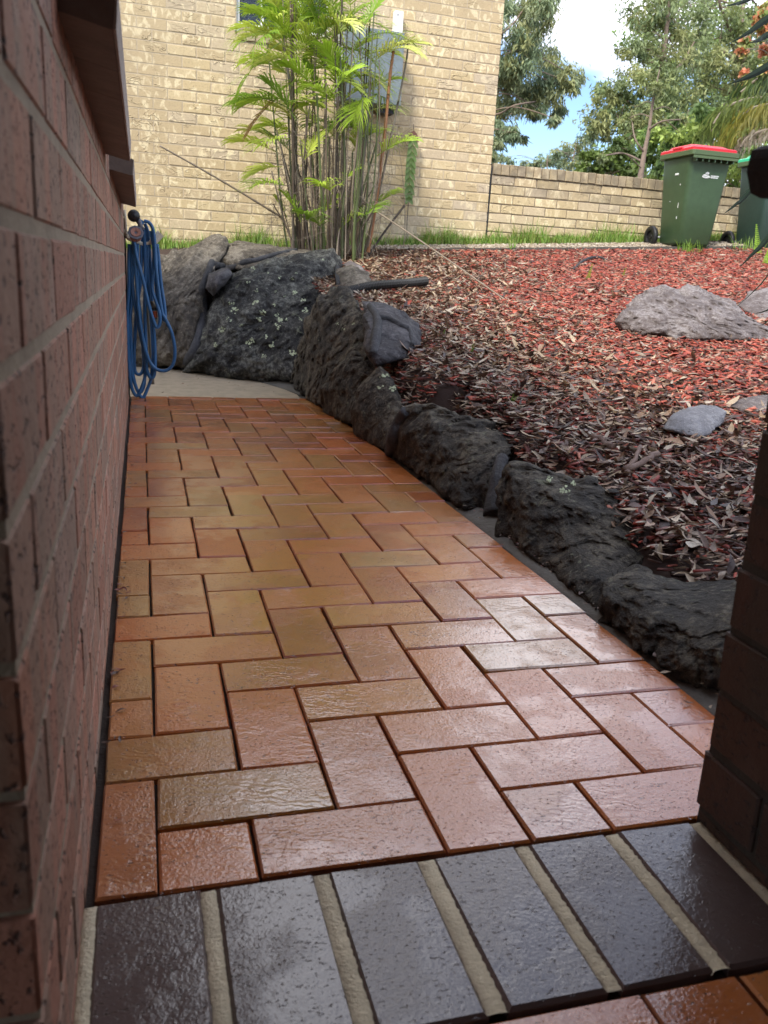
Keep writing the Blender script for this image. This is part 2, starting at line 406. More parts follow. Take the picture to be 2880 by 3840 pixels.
# pavers of the inner floor, in front of the threshold
for r in [(.235, .469, -.47, -.356), (.469, .583, -.59, -.356), (.583, .70, -.59, -.356), (.0, .232, -.47, -.356), (.235, .469, -.59, -.47), (-.07, 0, -.59, -.356)]:
    paver(*r, path)
kind(MB().box((-.30, -.6, -.0800), (.93, 3.70, -.012)).obj('joint_sand', MT['joint_sand'], path), 'structure')
# threshold of dark bricks on edge
thr = kind(empty('threshold'), 'structure')
jx = [-.067, .047, .062, .176, .194, .305, .325, .435, .451, .562, .579, .690]
for i in range(0, 12, 2):
    w = jx[i + 1] - jx[i]; me = brick_mesh(w, .232, .05, MT['thr'], 50 + i, .0016, .004)
    o = link('brick', me, thr, ((jx[i] + jx[i + 1]) / 2, -.2345, -.0485)); o.rotation_euler = (random.gauss(0, .004), random.gauss(0, .006), 0)
for i, (a, b) in enumerate([(-.079, -.067)] + [(jx[k], jx[k + 1]) for k in (1, 3, 5, 7, 9)] + [(.690, .706)]):
    n = 60; v = []; r = random.Random(i)
    for k in range(n + 1):
        y = -.350 + .228 * k / n
        wob = r.uniform(-.0012, .0012)
        w2_ = r.uniform(-.0012, .0012); v += [(a - .004 + wob, y, -.006), (a - .0005 + wob, y, -.0006 + r.uniform(-.0006, .0006)), ((a + b) / 2, y, -.0002 + r.uniform(-.0010, .0012)), (b + .0005 + w2_, y, -.0006 + r.uniform(-.0006, .0006)), (b + .004 + w2_, y, -.006)]
    f = [[k * 5 + q, k * 5 + q + 1, k * 5 + q + 6, k * 5 + q + 5] for k in range(n) for q in range(4)]
    o = link('mortar_joint', new_mesh('mortar_joint', v, f, MT['mortar'], True), thr)
# concrete slab beyond the pavers and haunching along them
slab = [at_z(640, 835), at_z(560, 823), at_z(450, 806), at_z(345, 795)]
sp = [(-.6, 3.672), (.83, 3.672), (.835, 3.84), (.80, 4.02), (.70, 4.35), (.56, 4.62), (.40, 4.80), (.2, 4.95), (-.1, 5.05), (-.6, 5.1), (-3, 5.1), (-3, 3.672)]
v = [(x, y, -.004) for x, y in sp] + [(x, y, -.10) for x, y in sp]; n = len(sp)
kind(link('concrete_slab', new_mesh('concrete_slab', v, [list(range(n)), list(range(n, 2 * n))[::-1]] + [[i, i + n, (i + 1) % n + n, (i + 1) % n] for i in range(n)], MT['concrete'])), 'structure')
v = []; f = []; ys_ = np.arange(-.10, 3.92, .045)
for k, y in enumerate(ys_):
    e = .915 + .0025 * noise.noise(Vector((0, y * 9, 3))); x2 = .985 + .02 * noise.noise(Vector((5, y * 4, 1))) - .012
    hz = -.012 + .006 * noise.noise(Vector((2, y * 12, 0)))
    if y > 3.672: e = .834
    v += [(e - .002, y, -.05), (e, y, hz - .003), ((e + x2) / 2, y, hz + .006 + .003 * noise.noise(Vector((1, y * 20, 0)))), (x2, y, hz + .02), (x2 + .15, y, hz + .02)]
for k in range(len(ys_) - 1): f += [[k * 5 + q, k * 5 + q + 1, k * 5 + q + 6, k * 5 + q + 5] for q in range(4)]
kind(link('concrete_edging', new_mesh('concrete_edging', v, f, MT['haunch'], True)), 'structure')
v = []; f = []
bp = spline([(.90, 3.80, 0), (.84, 4.05, 0), (.72, 4.40, 0), (.57, 4.68, 0), (.40, 4.86, 0), (.2, 5.02, 0), (-.2, 5.15, 0)], 10)
for k, p in enumerate(bp):
    t = (bp[min(k + 1, len(bp) - 1)] - bp[max(k - 1, 0)]).normalized(); w = Vector((t.y, -t.x, 0))
    a = p - w * .05; a2 = p + w * .10
    v += [(a.x, a.y, -.002), ((p.x), p.y, .006 + .006 * noise.noise(p * 9)), (a2.x, a2.y, .03), (a2.x + w.x * .2, a2.y + w.y * .2, .03)]
for k in range(len(bp) - 1): f += [[k * 4 + q, k * 4 + q + 1, k * 4 + q + 5, k * 4 + q + 4] for q in range(3)]
kind(link('concrete_haunch', new_mesh('concrete_haunch', v, f, MT['haunch'], True)), 'structure')

# ------------------------------------------------------------------ left red brick wall
WX = -.079; WY0, WY1 = -.455, 3.62
lw = tag(empty('brick_wall', (WX, WY0, 0)), 'long weathered red brick wall running down the left side of the path', 'wall')
cache2 = {}
def wall_brick(parent, y0, y1, z0, z1, lx=WX, side=1, d=.10, mk='red'):
    w, h = y1 - y0, z1 - z0; key = (round(w, 3), round(h, 3), side, random.randrange(4))
    if key not in cache2:
        me = brick_mesh(w, h, d, MT[mk], len(cache2) + 100, .0014, .0024)
        for v in me.vertices:
            c = v.co.copy(); v.co = (c.z - d, c.x, c.y) if side > 0 else (d - c.z, -c.x, c.y)
        cache2[key] = me
    o = link('brick', cache2[key], None, (lx + random.uniform(-.0006, .0006), (y0 + y1) / 2, (z0 + z1) / 2)); o.parent = parent
    o.matrix_parent_inverse = Matrix.Translation(-parent.location)
    return o
row = 0; zt = .7075 + 4 * .086; rows = []
for k in range(4, -9, -1):
    z1 = .7075 + .086 * k - .005; z0 = z1 - .076
    off = -.349 if k % 2 == 0 else -.349 + .12      # joint phase
    # joints
    j = [y for y in np.arange(off - .24, WY1 + .3, .24) if WY0 + .02 < y < WY1 - .02]
    e = [WY0 - .005] + j + [WY1 + .005]
    for a, b in zip(e[:-1], e[1:]): wall_brick(lw, a + .005, b - .005, z0, z1)
    # header on the near end face
    o = MB().box((WX - .105, WY0 - .0015, z0), (WX - .225, WY0 + .1, z1))
    me = brick_mesh(.11, .076, .1, MT['red'], 300 + k)
    for v in me.vertices: c = v.co.copy(); v.co = (c.x, .1 - c.z, c.y)
    o = link('brick', me, lw); o.matrix_parent_inverse = Matrix.Translation(-lw.location); o.location = (WX - .165, WY0 - .002, (z0 + z1) / 2)
def child(mb, name, mat, parent, smooth=False):
    o = mb.obj(name, mat, parent, smooth); o.matrix_parent_inverse = Matrix.Translation(-parent.location); return o
child(MB().box((WX - .30, WY0 + .006, -.05), (WX - .0018, WY1 - .004, 1.02)), 'mortar', MT['mortar_red'], lw)
child(MB().box((WX - .30, WY0, 1.062), (WX - .001, WY1, 2.5)), 'upper_wall', MT['red'], lw)
child(MB().box((WX - .02, WY1 + .001, 0.0), (WX + .006, WY1 + .035, .88)), 'corner_trim', MT['timber'], lw)
# sills
def sill(y0, y1, n, x_out, zb, zt_, label):
    t = tag(empty('window_sill', (WX, y0, zb)), label, 'sill')
    for i in range(n):
        a = y0 + (y1 - y0) * i / n + .0015; b = y0 + (y1 - y0) * (i + 1) / n - .0015
        v = [(WX - .002, a, zb + .012), (x_out, a, zb), (x_out + .004, a, zb + .042), (WX - .002, a, zt_)]
        v = v + [(x, b, z) for x, _, z in v]
        o = link('sill_tile', new_mesh('sill_tile', v, [[0, 1, 2, 3], [7, 6, 5, 4], [0, 4, 5, 1], [2, 6, 7, 3], [3, 7, 4, 0]], MT['sill']), t)
        o.matrix_parent_inverse = Matrix.Translation(-t.location)
        v2 = [(x_out + .0005, a, zb + .001), (x_out + .0045, a, zb + .041), (x_out + .0065, a, zb + .041), (x_out + .0035, a, zb + .001)]
        v2 += [(x, b, z) for x, _, z in v2]
        o = link('drip_edge', new_mesh('drip_edge', v2, [[0, 1, 2, 3], [7, 6, 5, 4], [0, 4, 5, 1], [1, 5, 6, 2], [2, 6, 7, 3], [3, 7, 4, 0]], MT['sill_face']), t)
        o.matrix_parent_inverse = Matrix.Translation(-t.location)
    return t
sill(.075, 1.345, 6, -.026, .915, 1.05, 'longer grey window sill jutting from the red wall, nearest the camera')
sill(1.60, 3.10, 6, -.022, .905, .955, 'shorter grey ledge on the red wall just above the hose')

# ------------------------------------------------------------------ right pillar wall
pl = tag(empty('brick_pillar', (.703, -.107, 0)), 'dark shaded brick pillar at the right edge of the doorway', 'pillar')
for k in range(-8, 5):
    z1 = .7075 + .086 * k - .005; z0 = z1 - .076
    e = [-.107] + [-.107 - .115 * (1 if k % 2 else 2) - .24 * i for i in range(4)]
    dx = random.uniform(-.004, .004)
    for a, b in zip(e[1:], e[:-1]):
        o = wall_brick(pl, a + .004, b - .004, z0, z1, .703 + dx, -1, .11, 'red_shaded')
child(MB().box((.7065, -1.1, -.05), (.93, -.113, 1.1)), 'mortar', m_plain('shaded_mortar', (.045, .035, .025), .9, .8, 90, .4), pl)  # mortar colour darkened too, carrying the doorway shade of the pillar
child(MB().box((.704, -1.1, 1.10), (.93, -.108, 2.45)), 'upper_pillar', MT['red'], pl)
# broken corbel brick jutting from pillar into the view
c0 = at_x(1640, 372, .69)
v = []
R_ = random.Random(4)
ring = [(1610, 372), (1614, 345), (1622, 325), (1640, 316), (1668, 312), (1700, 330), (1700, 425), (1668, 430), (1645, 428), (1618, 418)]
P_ = [at_y(u, w, -.16) for u, w in ring]
v = [p + Vector((0, R_.uniform(-.004, .004), 0)) for p in P_] + [p + Vector((.012, -.05, 0)) for p in P_]
n = len(ring)
child(MB().add(v, [list(range(n)), list(range(n, 2 * n))[::-1]] + [[i, i + n, (i + 1) % n + n, (i + 1) % n] for i in range(n)]), 'broken_corbel', m_plain('dark_brown_brick', (.022, .015, .011), .85, .8, 60, .5), pl)  # dark brown over the whole block

# ------------------------------------------------------------------ porch the camera stands in
kind(MB().box((-3.5, -3.6, 2.5), (1.05, -.10, 2.62)).obj('porch_ceiling', MT['soffit']), 'structure')
kind(MB().box((-3.5, -3.7, -.05), (3.0, -3.6, 2.6)).obj('porch_back_wall', MT['render']), 'structure')
kind(MB().box((.94, -3.6, -.05), (1.05, -1.1, 2.5)).obj('porch_side_wall', MT['render']), 'structure')
kind(MB().box((-3.5, -3.6, -.08), (3.0, -.595, -.03)).obj('porch_floor', MT['render']), 'structure')
kind(MB().box((-3.39, -.44, -.05), (-.385, 3.6, 2.49)).obj('added_light_blocking_mass', MT['render']), 'structure')  # unseen solid mass of the house, added to block light from the left
ev = tag(MB().box((-3.5, -.099, 2.5), (.30, 3.95, 2.62)).obj('eave', MT['soffit']), 'timber lined roof eave over the red brick wall, above the picture', 'roof')

# ------------------------------------------------------------------ house (cream brick)
A_, B_ = -0.00513637, 0.14132598
def wall_y(x): return (1 - A_ * x) / B_
ang = math.atan(-A_ / B_)
XC = 3.243
hw = tag(empty('house_wall', (XC, wall_y(XC), .8)), 'cream brick side wall of the house with a small window behind the palm', 'house')
hw.rotation_euler = (0, 0, ang)
def local_brick(parent, origin_x, s0, s1, z0, z1, mat, cachek, d=.1, name='brick', rough=.0022):
    w, h = s1 - s0, z1 - z0; key = (round(w, 3), round(h, 3), mat, random.randrange(4))
    if key not in cache2: cache2[key] = face_brick(w, h, d, MT[mat], len(cache2) + 500, rough, .004)
    o = link(name, cache2[key], parent, ((s0 + s1) / 2, .1 + random.uniform(-.0015, .0015), (z0 + z1) / 2)); return o
ZB = .8
cosA = math.cos(ang)
WIN = (.815, 1.62, 2.635, 3.5)
hi = []; rest = []
def s_of(x): return (x - XC) / cosA
for k in range(6, -27, -1):
    z1 = 3.0244 + .086 * k - ZB - .005; z0 = z1 - .076
    st = 0 if k % 2 == 0 else -.12
    e = [0.] + ([-.12] if st else []) ; 
    while e[-1] > -4.2: e.append(e[-1] - .24)
    for a, b in zip(e[1:], e[:-1]):
        s0, s1 = a + .005, b - (.005 if b < 0 else 0)
        x0, x1 = XC + s0 * cosA, XC + s1 * cosA; zz0, zz1 = z0 + ZB, z1 + ZB
        if zz1 > 2.52 and x1 > WIN[0] - .005 and x0 < WIN[1] + .005:
            if x0 < WIN[0] - .04: s1 = s_of(WIN[0] - .008)
            elif x1 > WIN[1] + .04: s0 = s_of(WIN[1] + .008)
            else: continue
        vis = x1 > .02 and zz0 < 3.13 and zz1 > .84
        (hi if vis else rest).append((s0, s1, z0, z1))
hi.sort(key=lambda q: (abs(q[0] + 1.6) > 1.62, q[3] > 2.2, abs(q[0] + 1.6)))
rest += hi[297:]; hi = hi[:297]
for q in hi: local_brick(hw, 0, *q, 'cream', 'h')
mb = MB()
for s0, s1, z0, z1 in rest: mb.box((s0, .002, z0), (s1, .1, z1))
kind(mb.obj('brick_courses', MT['cream'], hw), 'stuff')
for i in range(10):
    a = s_of(WIN[0]) + i * (s_of(WIN[1]) - s_of(WIN[0])) / 10
    o = local_brick(hw, 0, a + .004, a + (s_of(WIN[1]) - s_of(WIN[0])) / 10 - .004, 2.517 - ZB, 2.63 - ZB, 'cream_dirty', 'h'); o.location.y = .085
mo = MB()
lo, hi_ = s_of(WIN[0]), s_of(WIN[1])
mo.box((-4.5, .0042, -.3), (lo, .2, 2.7)).box((hi_, .0042, -.3), (-.004, .2, 2.7)).box((lo, .0042, -.3), (hi_, .2, 2.60 - ZB)).box((lo, .0065, 2.7), (hi_, .2, 2.72))
mo.obj('mortar', MT['mortar_cream'], hw)
MB().box((-4.5, .03, 2.74), (0, .2, 3.6)).box((-9, .0065, -.3), (-4.51, .2, 3.6)).obj('upper_wall', MT['cream'], hw)
MB().box((-9.3, -.5, 3.61), (.35, 3, 3.75)).obj('roof', MT['soffit'], hw)
MB().box((-.2, .205, -.3), (-.01, 6, 3.6)).obj('return_wall', MT['cream'], hw)
# window
wz0, wz1 = WIN[2] - ZB, 2.69
fr = MB()
T = .032
for a, b, c, d in ((lo, lo + T, wz0, wz1), (hi_ - T, hi_, wz0, wz1), (lo + T, hi_ - T, wz0, wz0 + .022), (lo + .21, lo + .235, wz0 + .022, wz1), (lo + .53, lo + .555, wz0 + .022, wz1)):
    fr.box((a + .001, .035, c), (b - .001, .075, d))
win = fr.obj('window', MT['whitep'], hw)
MB().box((lo + .0, .02, wz0), (lo + .012, .034, wz1)).obj('side_frame', MT['galv2'], win)
for a, b in ((lo + T, lo + .21), (lo + .235, lo + .53), (lo + .555, hi_ - T)):
    MB().box((a + .001, .05, wz0 + .024), (b - .001, .058, wz1)).obj('pane', MT['glass'], win)
MB().lathe([(0, .0), (.022, .003), (.030, .012), (.02, .022), (0, .024)], (s_of(WIN[0]) + .005, 0.0, 2.60 - ZB), (0, -1, 0), 9).obj('sealant_blob', MT['lichen'], hw)

# low wall
low = tag(empty('garden_wall', (XC + .02, wall_y(XC + .02), .8)), 'low cream brick garden wall with dirty soldier coping behind the bins', 'wall')
low.rotation_euler = (0, 0, ang)
for r_ in range(9):
    z1 = 1.643 - ZB - .086 * r_; z0 = z1 - .076
    e = [0.0]
    if r_ % 2: e.append(.12)
    while e[-1] < 4.0: e.append(e[-1] + .24)
    for a, b in zip(e[:-1], e[1:]):
        local_brick(low, 0, a + (.005 if a else 0), b - .005, z0, z1, 'cream_dirty' if r_ < 2 and random.random() < .6 else 'cream', 'l')
for i in range(46):
    a = i * .0862
    o = local_brick(low, 0, a + .004, a + .082, 1.652 - ZB, 1.75 - ZB, 'cap', 'l', d=.14); o.location.y = .128; o.location.z += random.uniform(-.002, .002)
MB().box((.003, .0075, -.3), (4.1, .12, 1.65 - ZB)).box((.003, .0015, 1.652 - ZB), (4.1, .12, 1.742 - ZB)).obj('mortar', m_plain('dark_wall_mortar', (.26, .21, .15), .9, .5, 90, .4), low)
tag(MB().box((XC + .003, wall_y(XC) + .004, .9), (XC + .016, wall_y(XC) + .1, 1.73)).obj('control_joint', MT['black']), 'thin black vertical joint between the house wall and the low garden wall', 'joint')

# meter box and conduit
mbx = tag(empty('meter_box', (1.95, 7.14, 2.4)), 'grey steel electricity meter box on the house wall behind the palm', 'meter box')
def w2(x0, x1, y0, y1, z0, z1): return MB().box((x0, y0, z0), (x1, y1, z1), ang, (x0, y0))
child(w2(1.70, 2.235, 6.90, 7.135, 2.105, 2.69), 'cabinet', MT['galv'], mbx)
child(w2(1.705, 2.23, 6.885, 6.898, 2.112, 2.683), 'door', MT['galv'], mbx)
child(w2(1.692, 1.699, 6.895, 7.13, 2.105, 2.69), 'side_flange', MT['galv2'], mbx)
child(w2(2.07, 2.20, 6.99, 7.13, 2.055, 2.103), 'bottom_bracket', MT['black'], mbx)
child(MB().tube([(1.98, 7.05, 2.10), (1.99, 7.05, 2.06), (2.01, 7.08, 2.04), (2.05, 7.12, 2.05)], .012), 'cable', MT['creamp'], mbx)
cv = tag(empty('conduit_cover', (2.2, 7.15, 2.8)), 'white plastic conduit cover standing on top of the grey meter box', 'conduit')
child(w2(2.185, 2.262, 7.08, 7.145, 2.70, 2.90), 'cover', MT['whitep'], cv)
child(w2(2.205, 2.216, 7.0775, 7.0795, 2.862, 2.870), 'mark', MT['grey_plastic'], cv)

# ------------------------------------------------------------------ rocks
def make_rock(label, pts, mat, D, seed, name='boulder', amp=.02, nu=96, nv=34, group=None, freq=5, cat='rock', sharp=.72):
    nv = int(nv * 1.35); nu = int(nu * .95)
    P = [at_y(u, v, y) for u, v, y in pts]
    # resample outline
    P.append(P[0]); seg = [(P[i + 1] - P[i]).length for i in range(len(P) - 1)]; tot = sum(seg); O = []
    i = 0; acc = 0
    for k in range(nu):
        t = tot * k / nu
        while acc + seg[i] < t: acc += seg[i]; i += 1
        O.append(P[i].lerp(P[i + 1], (t - acc) / seg[i]))
    C0 = sum(O, Vector()) / nu
    hw_ = nu // 7; OS = [sum((O[(k + d_) % nu] for d_ in range(-hw_, hw_ + 1)), Vector()) / (2 * hw_ + 1) for k in range(nu)]
    OS = [C0 + (o_ - C0) * 1.12 for o_ in OS]
    w = Vector((C0.x - CAM[0], C0.y - CAM[1], 0)).normalized()
    v = []; ff = []; nr_ = []
    sv = Vector((seed * 3.1, seed * 1.7, seed))
    for j in range(nv + 1):
        ph = math.pi * j / nv; s_ = math.sin(ph); c_ = math.copysign(max(0.0, 1 - s_ ** 2.7) ** .5, math.cos(ph))
        if j in (0, nv): v.append(C0 - w * D * c_); nr_.append(-w * c_); continue
        for k in range(nu):
            q = C0 + (OS[k].lerp(O[k], min(1, s_ ** 2.2)) - C0) * s_ - w * D * c_
            v.append(q); e_ = (O[k] - C0); nr_.append((e_ * (s_ / max(e_.length_squared, 1e-5)) * max(.3, 1) - w * (c_ / (D * D * 1.0)) * (D / e_.length if False else 1) * .5).normalized())
    idx = lambda j, k: 0 if j == 0 else (1 + (nv - 1) * nu if j == nv else 1 + (j - 1) * nu + k % nu)
    for j in range(nv):
        for k in range(nu):
            a, b, c, d = idx(j, k), idx(j, k + 1), idx(j + 1, k + 1), idx(j + 1, k)
            if j == 0: ff.append([a, c, d])
            elif j == nv - 1: ff.append([a, b, c])
            else: ff.append([a, b, c, d])
    out_ = []
    for q, r in zip(v, nr_):
        n1 = noise.ridged_multi_fractal(q * freq + sv, .9, 2.1, 4, 1.0, 2.0) - 1.1
        n2 = noise.fractal(q * freq * 4.5 + sv, .8, 2.2, 4)
        n3 = noise.noise(q * freq * .6 + sv)
        # faceting
        n4 = noise.fractal(q * 34 + sv, .6, 2.1, 3)
        vd = noise.voronoi(q * freq * 1.3 + sv)[0]
        pf = noise.voronoi(q * freq * 1.9 + sv); pc = pf[1][0]; cvn = noise.cell_vector(pc * 13.7) - Vector((.5, .5, .5)); fac = (q * freq * 1.9 + sv - pc).dot(cvn) / 1.9
        out_.append(q + r * (amp * (1.5 * fac) + amp * (.35 + .6 * n1 + .8 * n2 + 1.2 * n3 + 1.2 * (.35 - vd[0])) + .006 * n4))
    out_ = [p - C0 for p in out_]
    me = new_mesh(name, out_, ff, MT[mat], True)
    o = link(name, me, None, C0); tag(o, label, cat, group)
    bvh = BVHTree.FromPolygons([tuple(p + C0) for p in out_], ff)
    o['_'] = 1; del o['_']
    return o, bvh
ROCKS = {}
G = 'rocks edging the path'
def rk(key, label, pts, mat, D, seed, **k):
    ROCKS[key] = make_rock(label, pts, mat, D, seed, **k)
rk('A', 'brown grey boulder just behind the blue hose', [(440, 798, 4.85), (345, 793, 5.0), (262, 775, 5.3), (240, 640, 5.4), (300, 585, 5.5), (345, 556, 5.5), (395, 538, 5.5), (430, 524, 5.5), (470, 513, 5.6), (490, 530, 5.5), (478, 560, 5.3), (455, 595, 5.2), (442, 640, 5.1), (435, 700, 5.0), (420, 770, 4.9)], 'rock_brown', .32, 1, amp=.03, nu=120, nv=44, group=G, freq=4)
rk('B', 'flat topped brown boulder lying under the palm clump', [(455, 570, 5.5), (490, 532, 5.6), (520, 523, 5.7), (560, 528, 5.8), (600, 534, 5.9), (650, 540, 6.0), (700, 546, 6.0), (705, 575, 5.4), (600, 580, 5.3), (520, 590, 5.3)], 'rock_brown', .40, 2, amp=.025, nu=110, nv=36, group=G)
rk('C', 'largest black boulder, spotted with pale green lichen', [(400, 800, 4.75), (425, 745, 4.9), (448, 670, 4.95), (480, 610, 5.0), (540, 580, 5.1), (600, 560, 5.2), (680, 541, 5.3), (720, 536, 5.3), (737, 570, 5.2), (728, 620, 5.0), (700, 650, 4.8), (668, 700, 4.5), (655, 780, 4.25), (630, 823, 4.2), (560, 820, 4.45), (500, 814, 4.65), (430, 810, 4.8)], 'rock_black', .30, 3, amp=.035, nu=150, nv=56, group=G, freq=3.6)
rk('D', 'small slate wedged between the brown boulder and the black one', [(442, 622, 5.0), (450, 592, 5.0), (492, 577, 5.0), (503, 592, 5.0), (482, 618, 4.95), (462, 640, 4.95)], 'rock_slate', .22, 4, amp=.008, nu=48, nv=16, group=G)
rk('M', 'grey brown rock under the black drain pipe end', [(728, 582, 4.9), (760, 574, 4.9), (790, 590, 4.75), (800, 612, 4.6), (782, 634, 4.4), (735, 640, 4.5)], 'rock_brown', .15, 5, amp=.015, nu=60, nv=22, group=G)
rk('M2', 'small pale flat stone at the foot of the palm clump', [(740, 572, 5.3), (757, 564, 5.35), (780, 574, 5.3), (792, 588, 5.2), (768, 586, 5.15)], 'rock_grey', .08, 6, amp=.006, nu=40, nv=14, group=G)
rk('E', 'tall mossy pyramid rock left of the slate coloured one', [(628, 822, 4.2), (645, 765, 4.0), (665, 700, 3.85), (690, 650, 3.75), (718, 633, 3.7), (757, 636, 3.6), (780, 667, 3.4), (800, 707, 3.25), (795, 765, 3.05), (778, 810, 2.98), (755, 850, 3.05), (735, 892, 3.12), (700, 888, 3.28), (660, 855, 3.75)], 'rock_dark', .20, 7, amp=.032, nu=130, nv=50, group=G, freq=5)
rk('F', 'purplish slate rock wrapped in dark mortar beside the leaf litter', [(783, 652, 3.35), (830, 655, 3.35), (870, 675, 3.25), (903, 700, 3.1), (911, 745, 2.9), (880, 775, 2.75), (810, 790, 2.7), (785, 750, 2.85), (788, 690, 3.1)], 'rock_slate', .20, 8, amp=.014, nu=90, nv=34, group=G)
rk('G', 'low rough grey rock at the far corner of the pavers', [(700, 890, 3.25), (690, 835, 3.25), (730, 795, 3.15), (758, 762, 3.1), (790, 765, 3.05), (830, 788, 2.95), (845, 825, 2.8), (805, 890, 2.7), (778, 915, 2.72), (740, 905, 2.95)], 'rock_dark', .11, 9, amp=.02, nu=90, nv=32, group=G, freq=6)
rk('H', 'pointed brown rock with a lichen patch near its tip', [(762, 935, 2.66), (757, 880, 2.65), (780, 838, 2.65), (820, 793, 2.65), (850, 820, 2.55), (870, 870, 2.4), (872, 910, 2.3), (848, 978, 2.2), (805, 962, 2.42)], 'rock_dark', .09, 10, amp=.013, nu=90, nv=32, group=G, freq=5)
rk('I', 'broad dark rock midway along the right edge of the path', [(850, 986, 2.16), (853, 925, 2.12), (872, 892, 2.1), (930, 874, 2.0), (965, 886, 1.95), (1010, 903, 1.85), (1058, 923, 1.75), (1078, 945, 1.68), (1076, 1000, 1.5), (1078, 1060, 1.36), (1050, 1108, 1.4), (1000, 1095, 1.45), (930, 1042, 1.75), (880, 1008, 2.0)], 'rock_dark', .11, 11, amp=.024, nu=120, nv=44, group=G, freq=6)
rk('J', 'longest dark mossy rock beside the path, nearer the camera than the broad one', [(1085, 1152, 1.17), (1083, 1060, 1.25), (1092, 1000, 1.3), (1150, 1007, 1.25), (1200, 1022, 1.2), (1240, 1038, 1.15), (1290, 1044, 1.1), (1332, 1088, 1.0), (1372, 1140, .9), (1388, 1190, .8), (1376, 1225, .75), (1325, 1250, .65), (1288, 1308, .62), (1220, 1258, .8), (1150, 1203, .97)], 'rock_dark', .10, 12, amp=.024, nu=130, nv=48, group=G, freq=6)
rk('K', 'fist sized dark stone between the two nearest edging rocks', [(1335, 1262, .66), (1345, 1232, .68), (1380, 1222, .68), (1408, 1236, .64), (1412, 1258, .6)], 'rock_dark', .05, 13, amp=.007, nu=40, nv=16, group=G)
rk('L', 'rough black rock nearest the camera beside the pillar', [(1308, 1322, .58), (1302, 1268, .6), (1330, 1246, .62), (1380, 1247, .58), (1440, 1262, .54), (1500, 1270, .5), (1590, 1255, .45), (1650, 1280, .3), (1660, 1450, .12), (1560, 1502, .19), (1480, 1450, .3), (1400, 1397, .4), (1345, 1356, .5)], 'rock_dark', .09, 14, amp=.022, nu=120, nv=44, group=G, freq=8)
rk('N', 'large pale grey rock lying on the red mulch', [(1331, 694, 3.3), (1340, 670, 3.35), (1362, 645, 3.45), (1394, 625, 3.5), (1440, 618, 3.5), (1471, 631, 3.5), (1504, 627, 3.5), (1538, 635, 3.45), (1571, 652, 3.4), (1613, 679, 3.3), (1668, 708, 3.2), (1720, 735, 3.1), (1650, 742, 3.05), (1580, 735, 3.08), (1515, 735, 3.1), (1453, 738, 3.1), (1420, 722, 3.2), (1383, 726, 3.2), (1352, 716, 3.25)], 'rock_grey', .22, 15, amp=.030, nu=150, nv=52, freq=5)
rk('O', 'greenish grey rock partly hidden behind the large pale one', [(1590, 660, 3.9), (1620, 634, 4.0), (1660, 624, 4.0), (1720, 640, 3.9), (1730, 715, 3.6), (1650, 705, 3.6)], 'rock_grey', .18, 16, amp=.018, nu=70, nv=26)
rk('P', 'blue grey stone half buried in the mulch below the large rock', [(1434, 925, 1.56), (1449, 895, 1.60), (1482, 882, 1.64), (1515, 875, 1.68), (1548, 876, 1.68), (1570, 888, 1.64), (1560, 918, 1.58), (1537, 936, 1.52), (1515, 946, 1.50), (1482, 942, 1.52)], 'rock_blue', .09, 17, amp=.010, nu=70, nv=24)
rk('Q', 'long pale flat stone beside the pillar edge on the mulch', [(1572, 876, 1.86), (1600, 860, 1.9), (1655, 853, 1.95), (1700, 856, 1.95), (1690, 886, 1.8), (1610, 890, 1.8)], 'rock_grey', .08, 18, amp=.008, nu=60, nv=20)

def hit(keys, u, v, off=.0):
    d = Vector(ray(u, v)).normalized(); best = None
    for k in keys:
        loc, nr, i, dist = ROCKS[k][1].ray_cast(Vector(CAM), d)
        if loc is not None and (best is None or dist < best[2]): best = (loc, nr, dist)
    if best is None: return None
    nr = best[1]
    if nr.dot(d) > 0: nr = -nr
    return best[0] + nr * off, nr
# lichen patches grown onto the rocks
def lichen(key, u, v, r, rs):
    o = ROCKS[key][0]; vv = []; f = []
    for b in range(rs.randint(6, 12)):
        a0 = rs.uniform(0, 6.28); q0 = r * rs.uniform(0, 1) ** .7; cu, cv = u + q0 * math.cos(a0), v + q0 * math.sin(a0) * .85
        c = hit([key], cu, cv, .0035)
        if c is None: continue
        n = 9; k0 = len(vv); vv.append(c[0]); rr = r * rs.uniform(.12, .38)
        for k in range(n):
            a = 2 * math.pi * k / n + a0; q = rr * rs.uniform(.6, 1.2); h = hit([key], cu + q * math.cos(a), cv + q * math.sin(a), .001)
            vv.append(h[0] if h and (h[0] - c[0]).length < .06 else c[0])
        f += [[k0, k0 + 1 + k, k0 + 1 + (k + 1) % n] for k in range(n)]
    if vv: kind(link('lichen', new_mesh('lichen', [p - o.location for p in vv], f, MT['lichen'], True), o), 'stuff')
rs = random.Random(5)
for u, v, r in [(567, 675, 8), (592, 660, 4), (606, 692, 7), (600, 705, 8), (575, 728, 7), (535, 742, 10), (553, 628, 5), (537, 610, 4), (548, 580, 5), (632, 602, 6), (605, 600, 4), (636, 632, 6), (655, 648, 5), (660, 670, 8), (588, 745, 10), (632, 762, 8), (648, 690, 5), (619, 690, 4), (500, 655, 6), (508, 672, 10), (495, 690, 6), (520, 700, 5), (553, 655, 9), (480, 712, 8), (545, 735, 6), (598, 680, 5), (530, 560, 4), (560, 690, 6), (700, 618, 6), (466, 745, 5), (640, 590, 3), (580, 590, 3), (615, 640, 3), (595, 630, 3), (570, 770, 5), (700, 560, 4)]:
    lichen('C', u, v, r, rs)
for u, v, r in [(830, 812, 10), (848, 838, 8), (822, 835, 6)]: lichen('H', u, v, r, rs)
for u, v, r in [(740, 712, 5), (762, 700, 4), (729, 700, 4)]: lichen('E', u, v, r, rs)
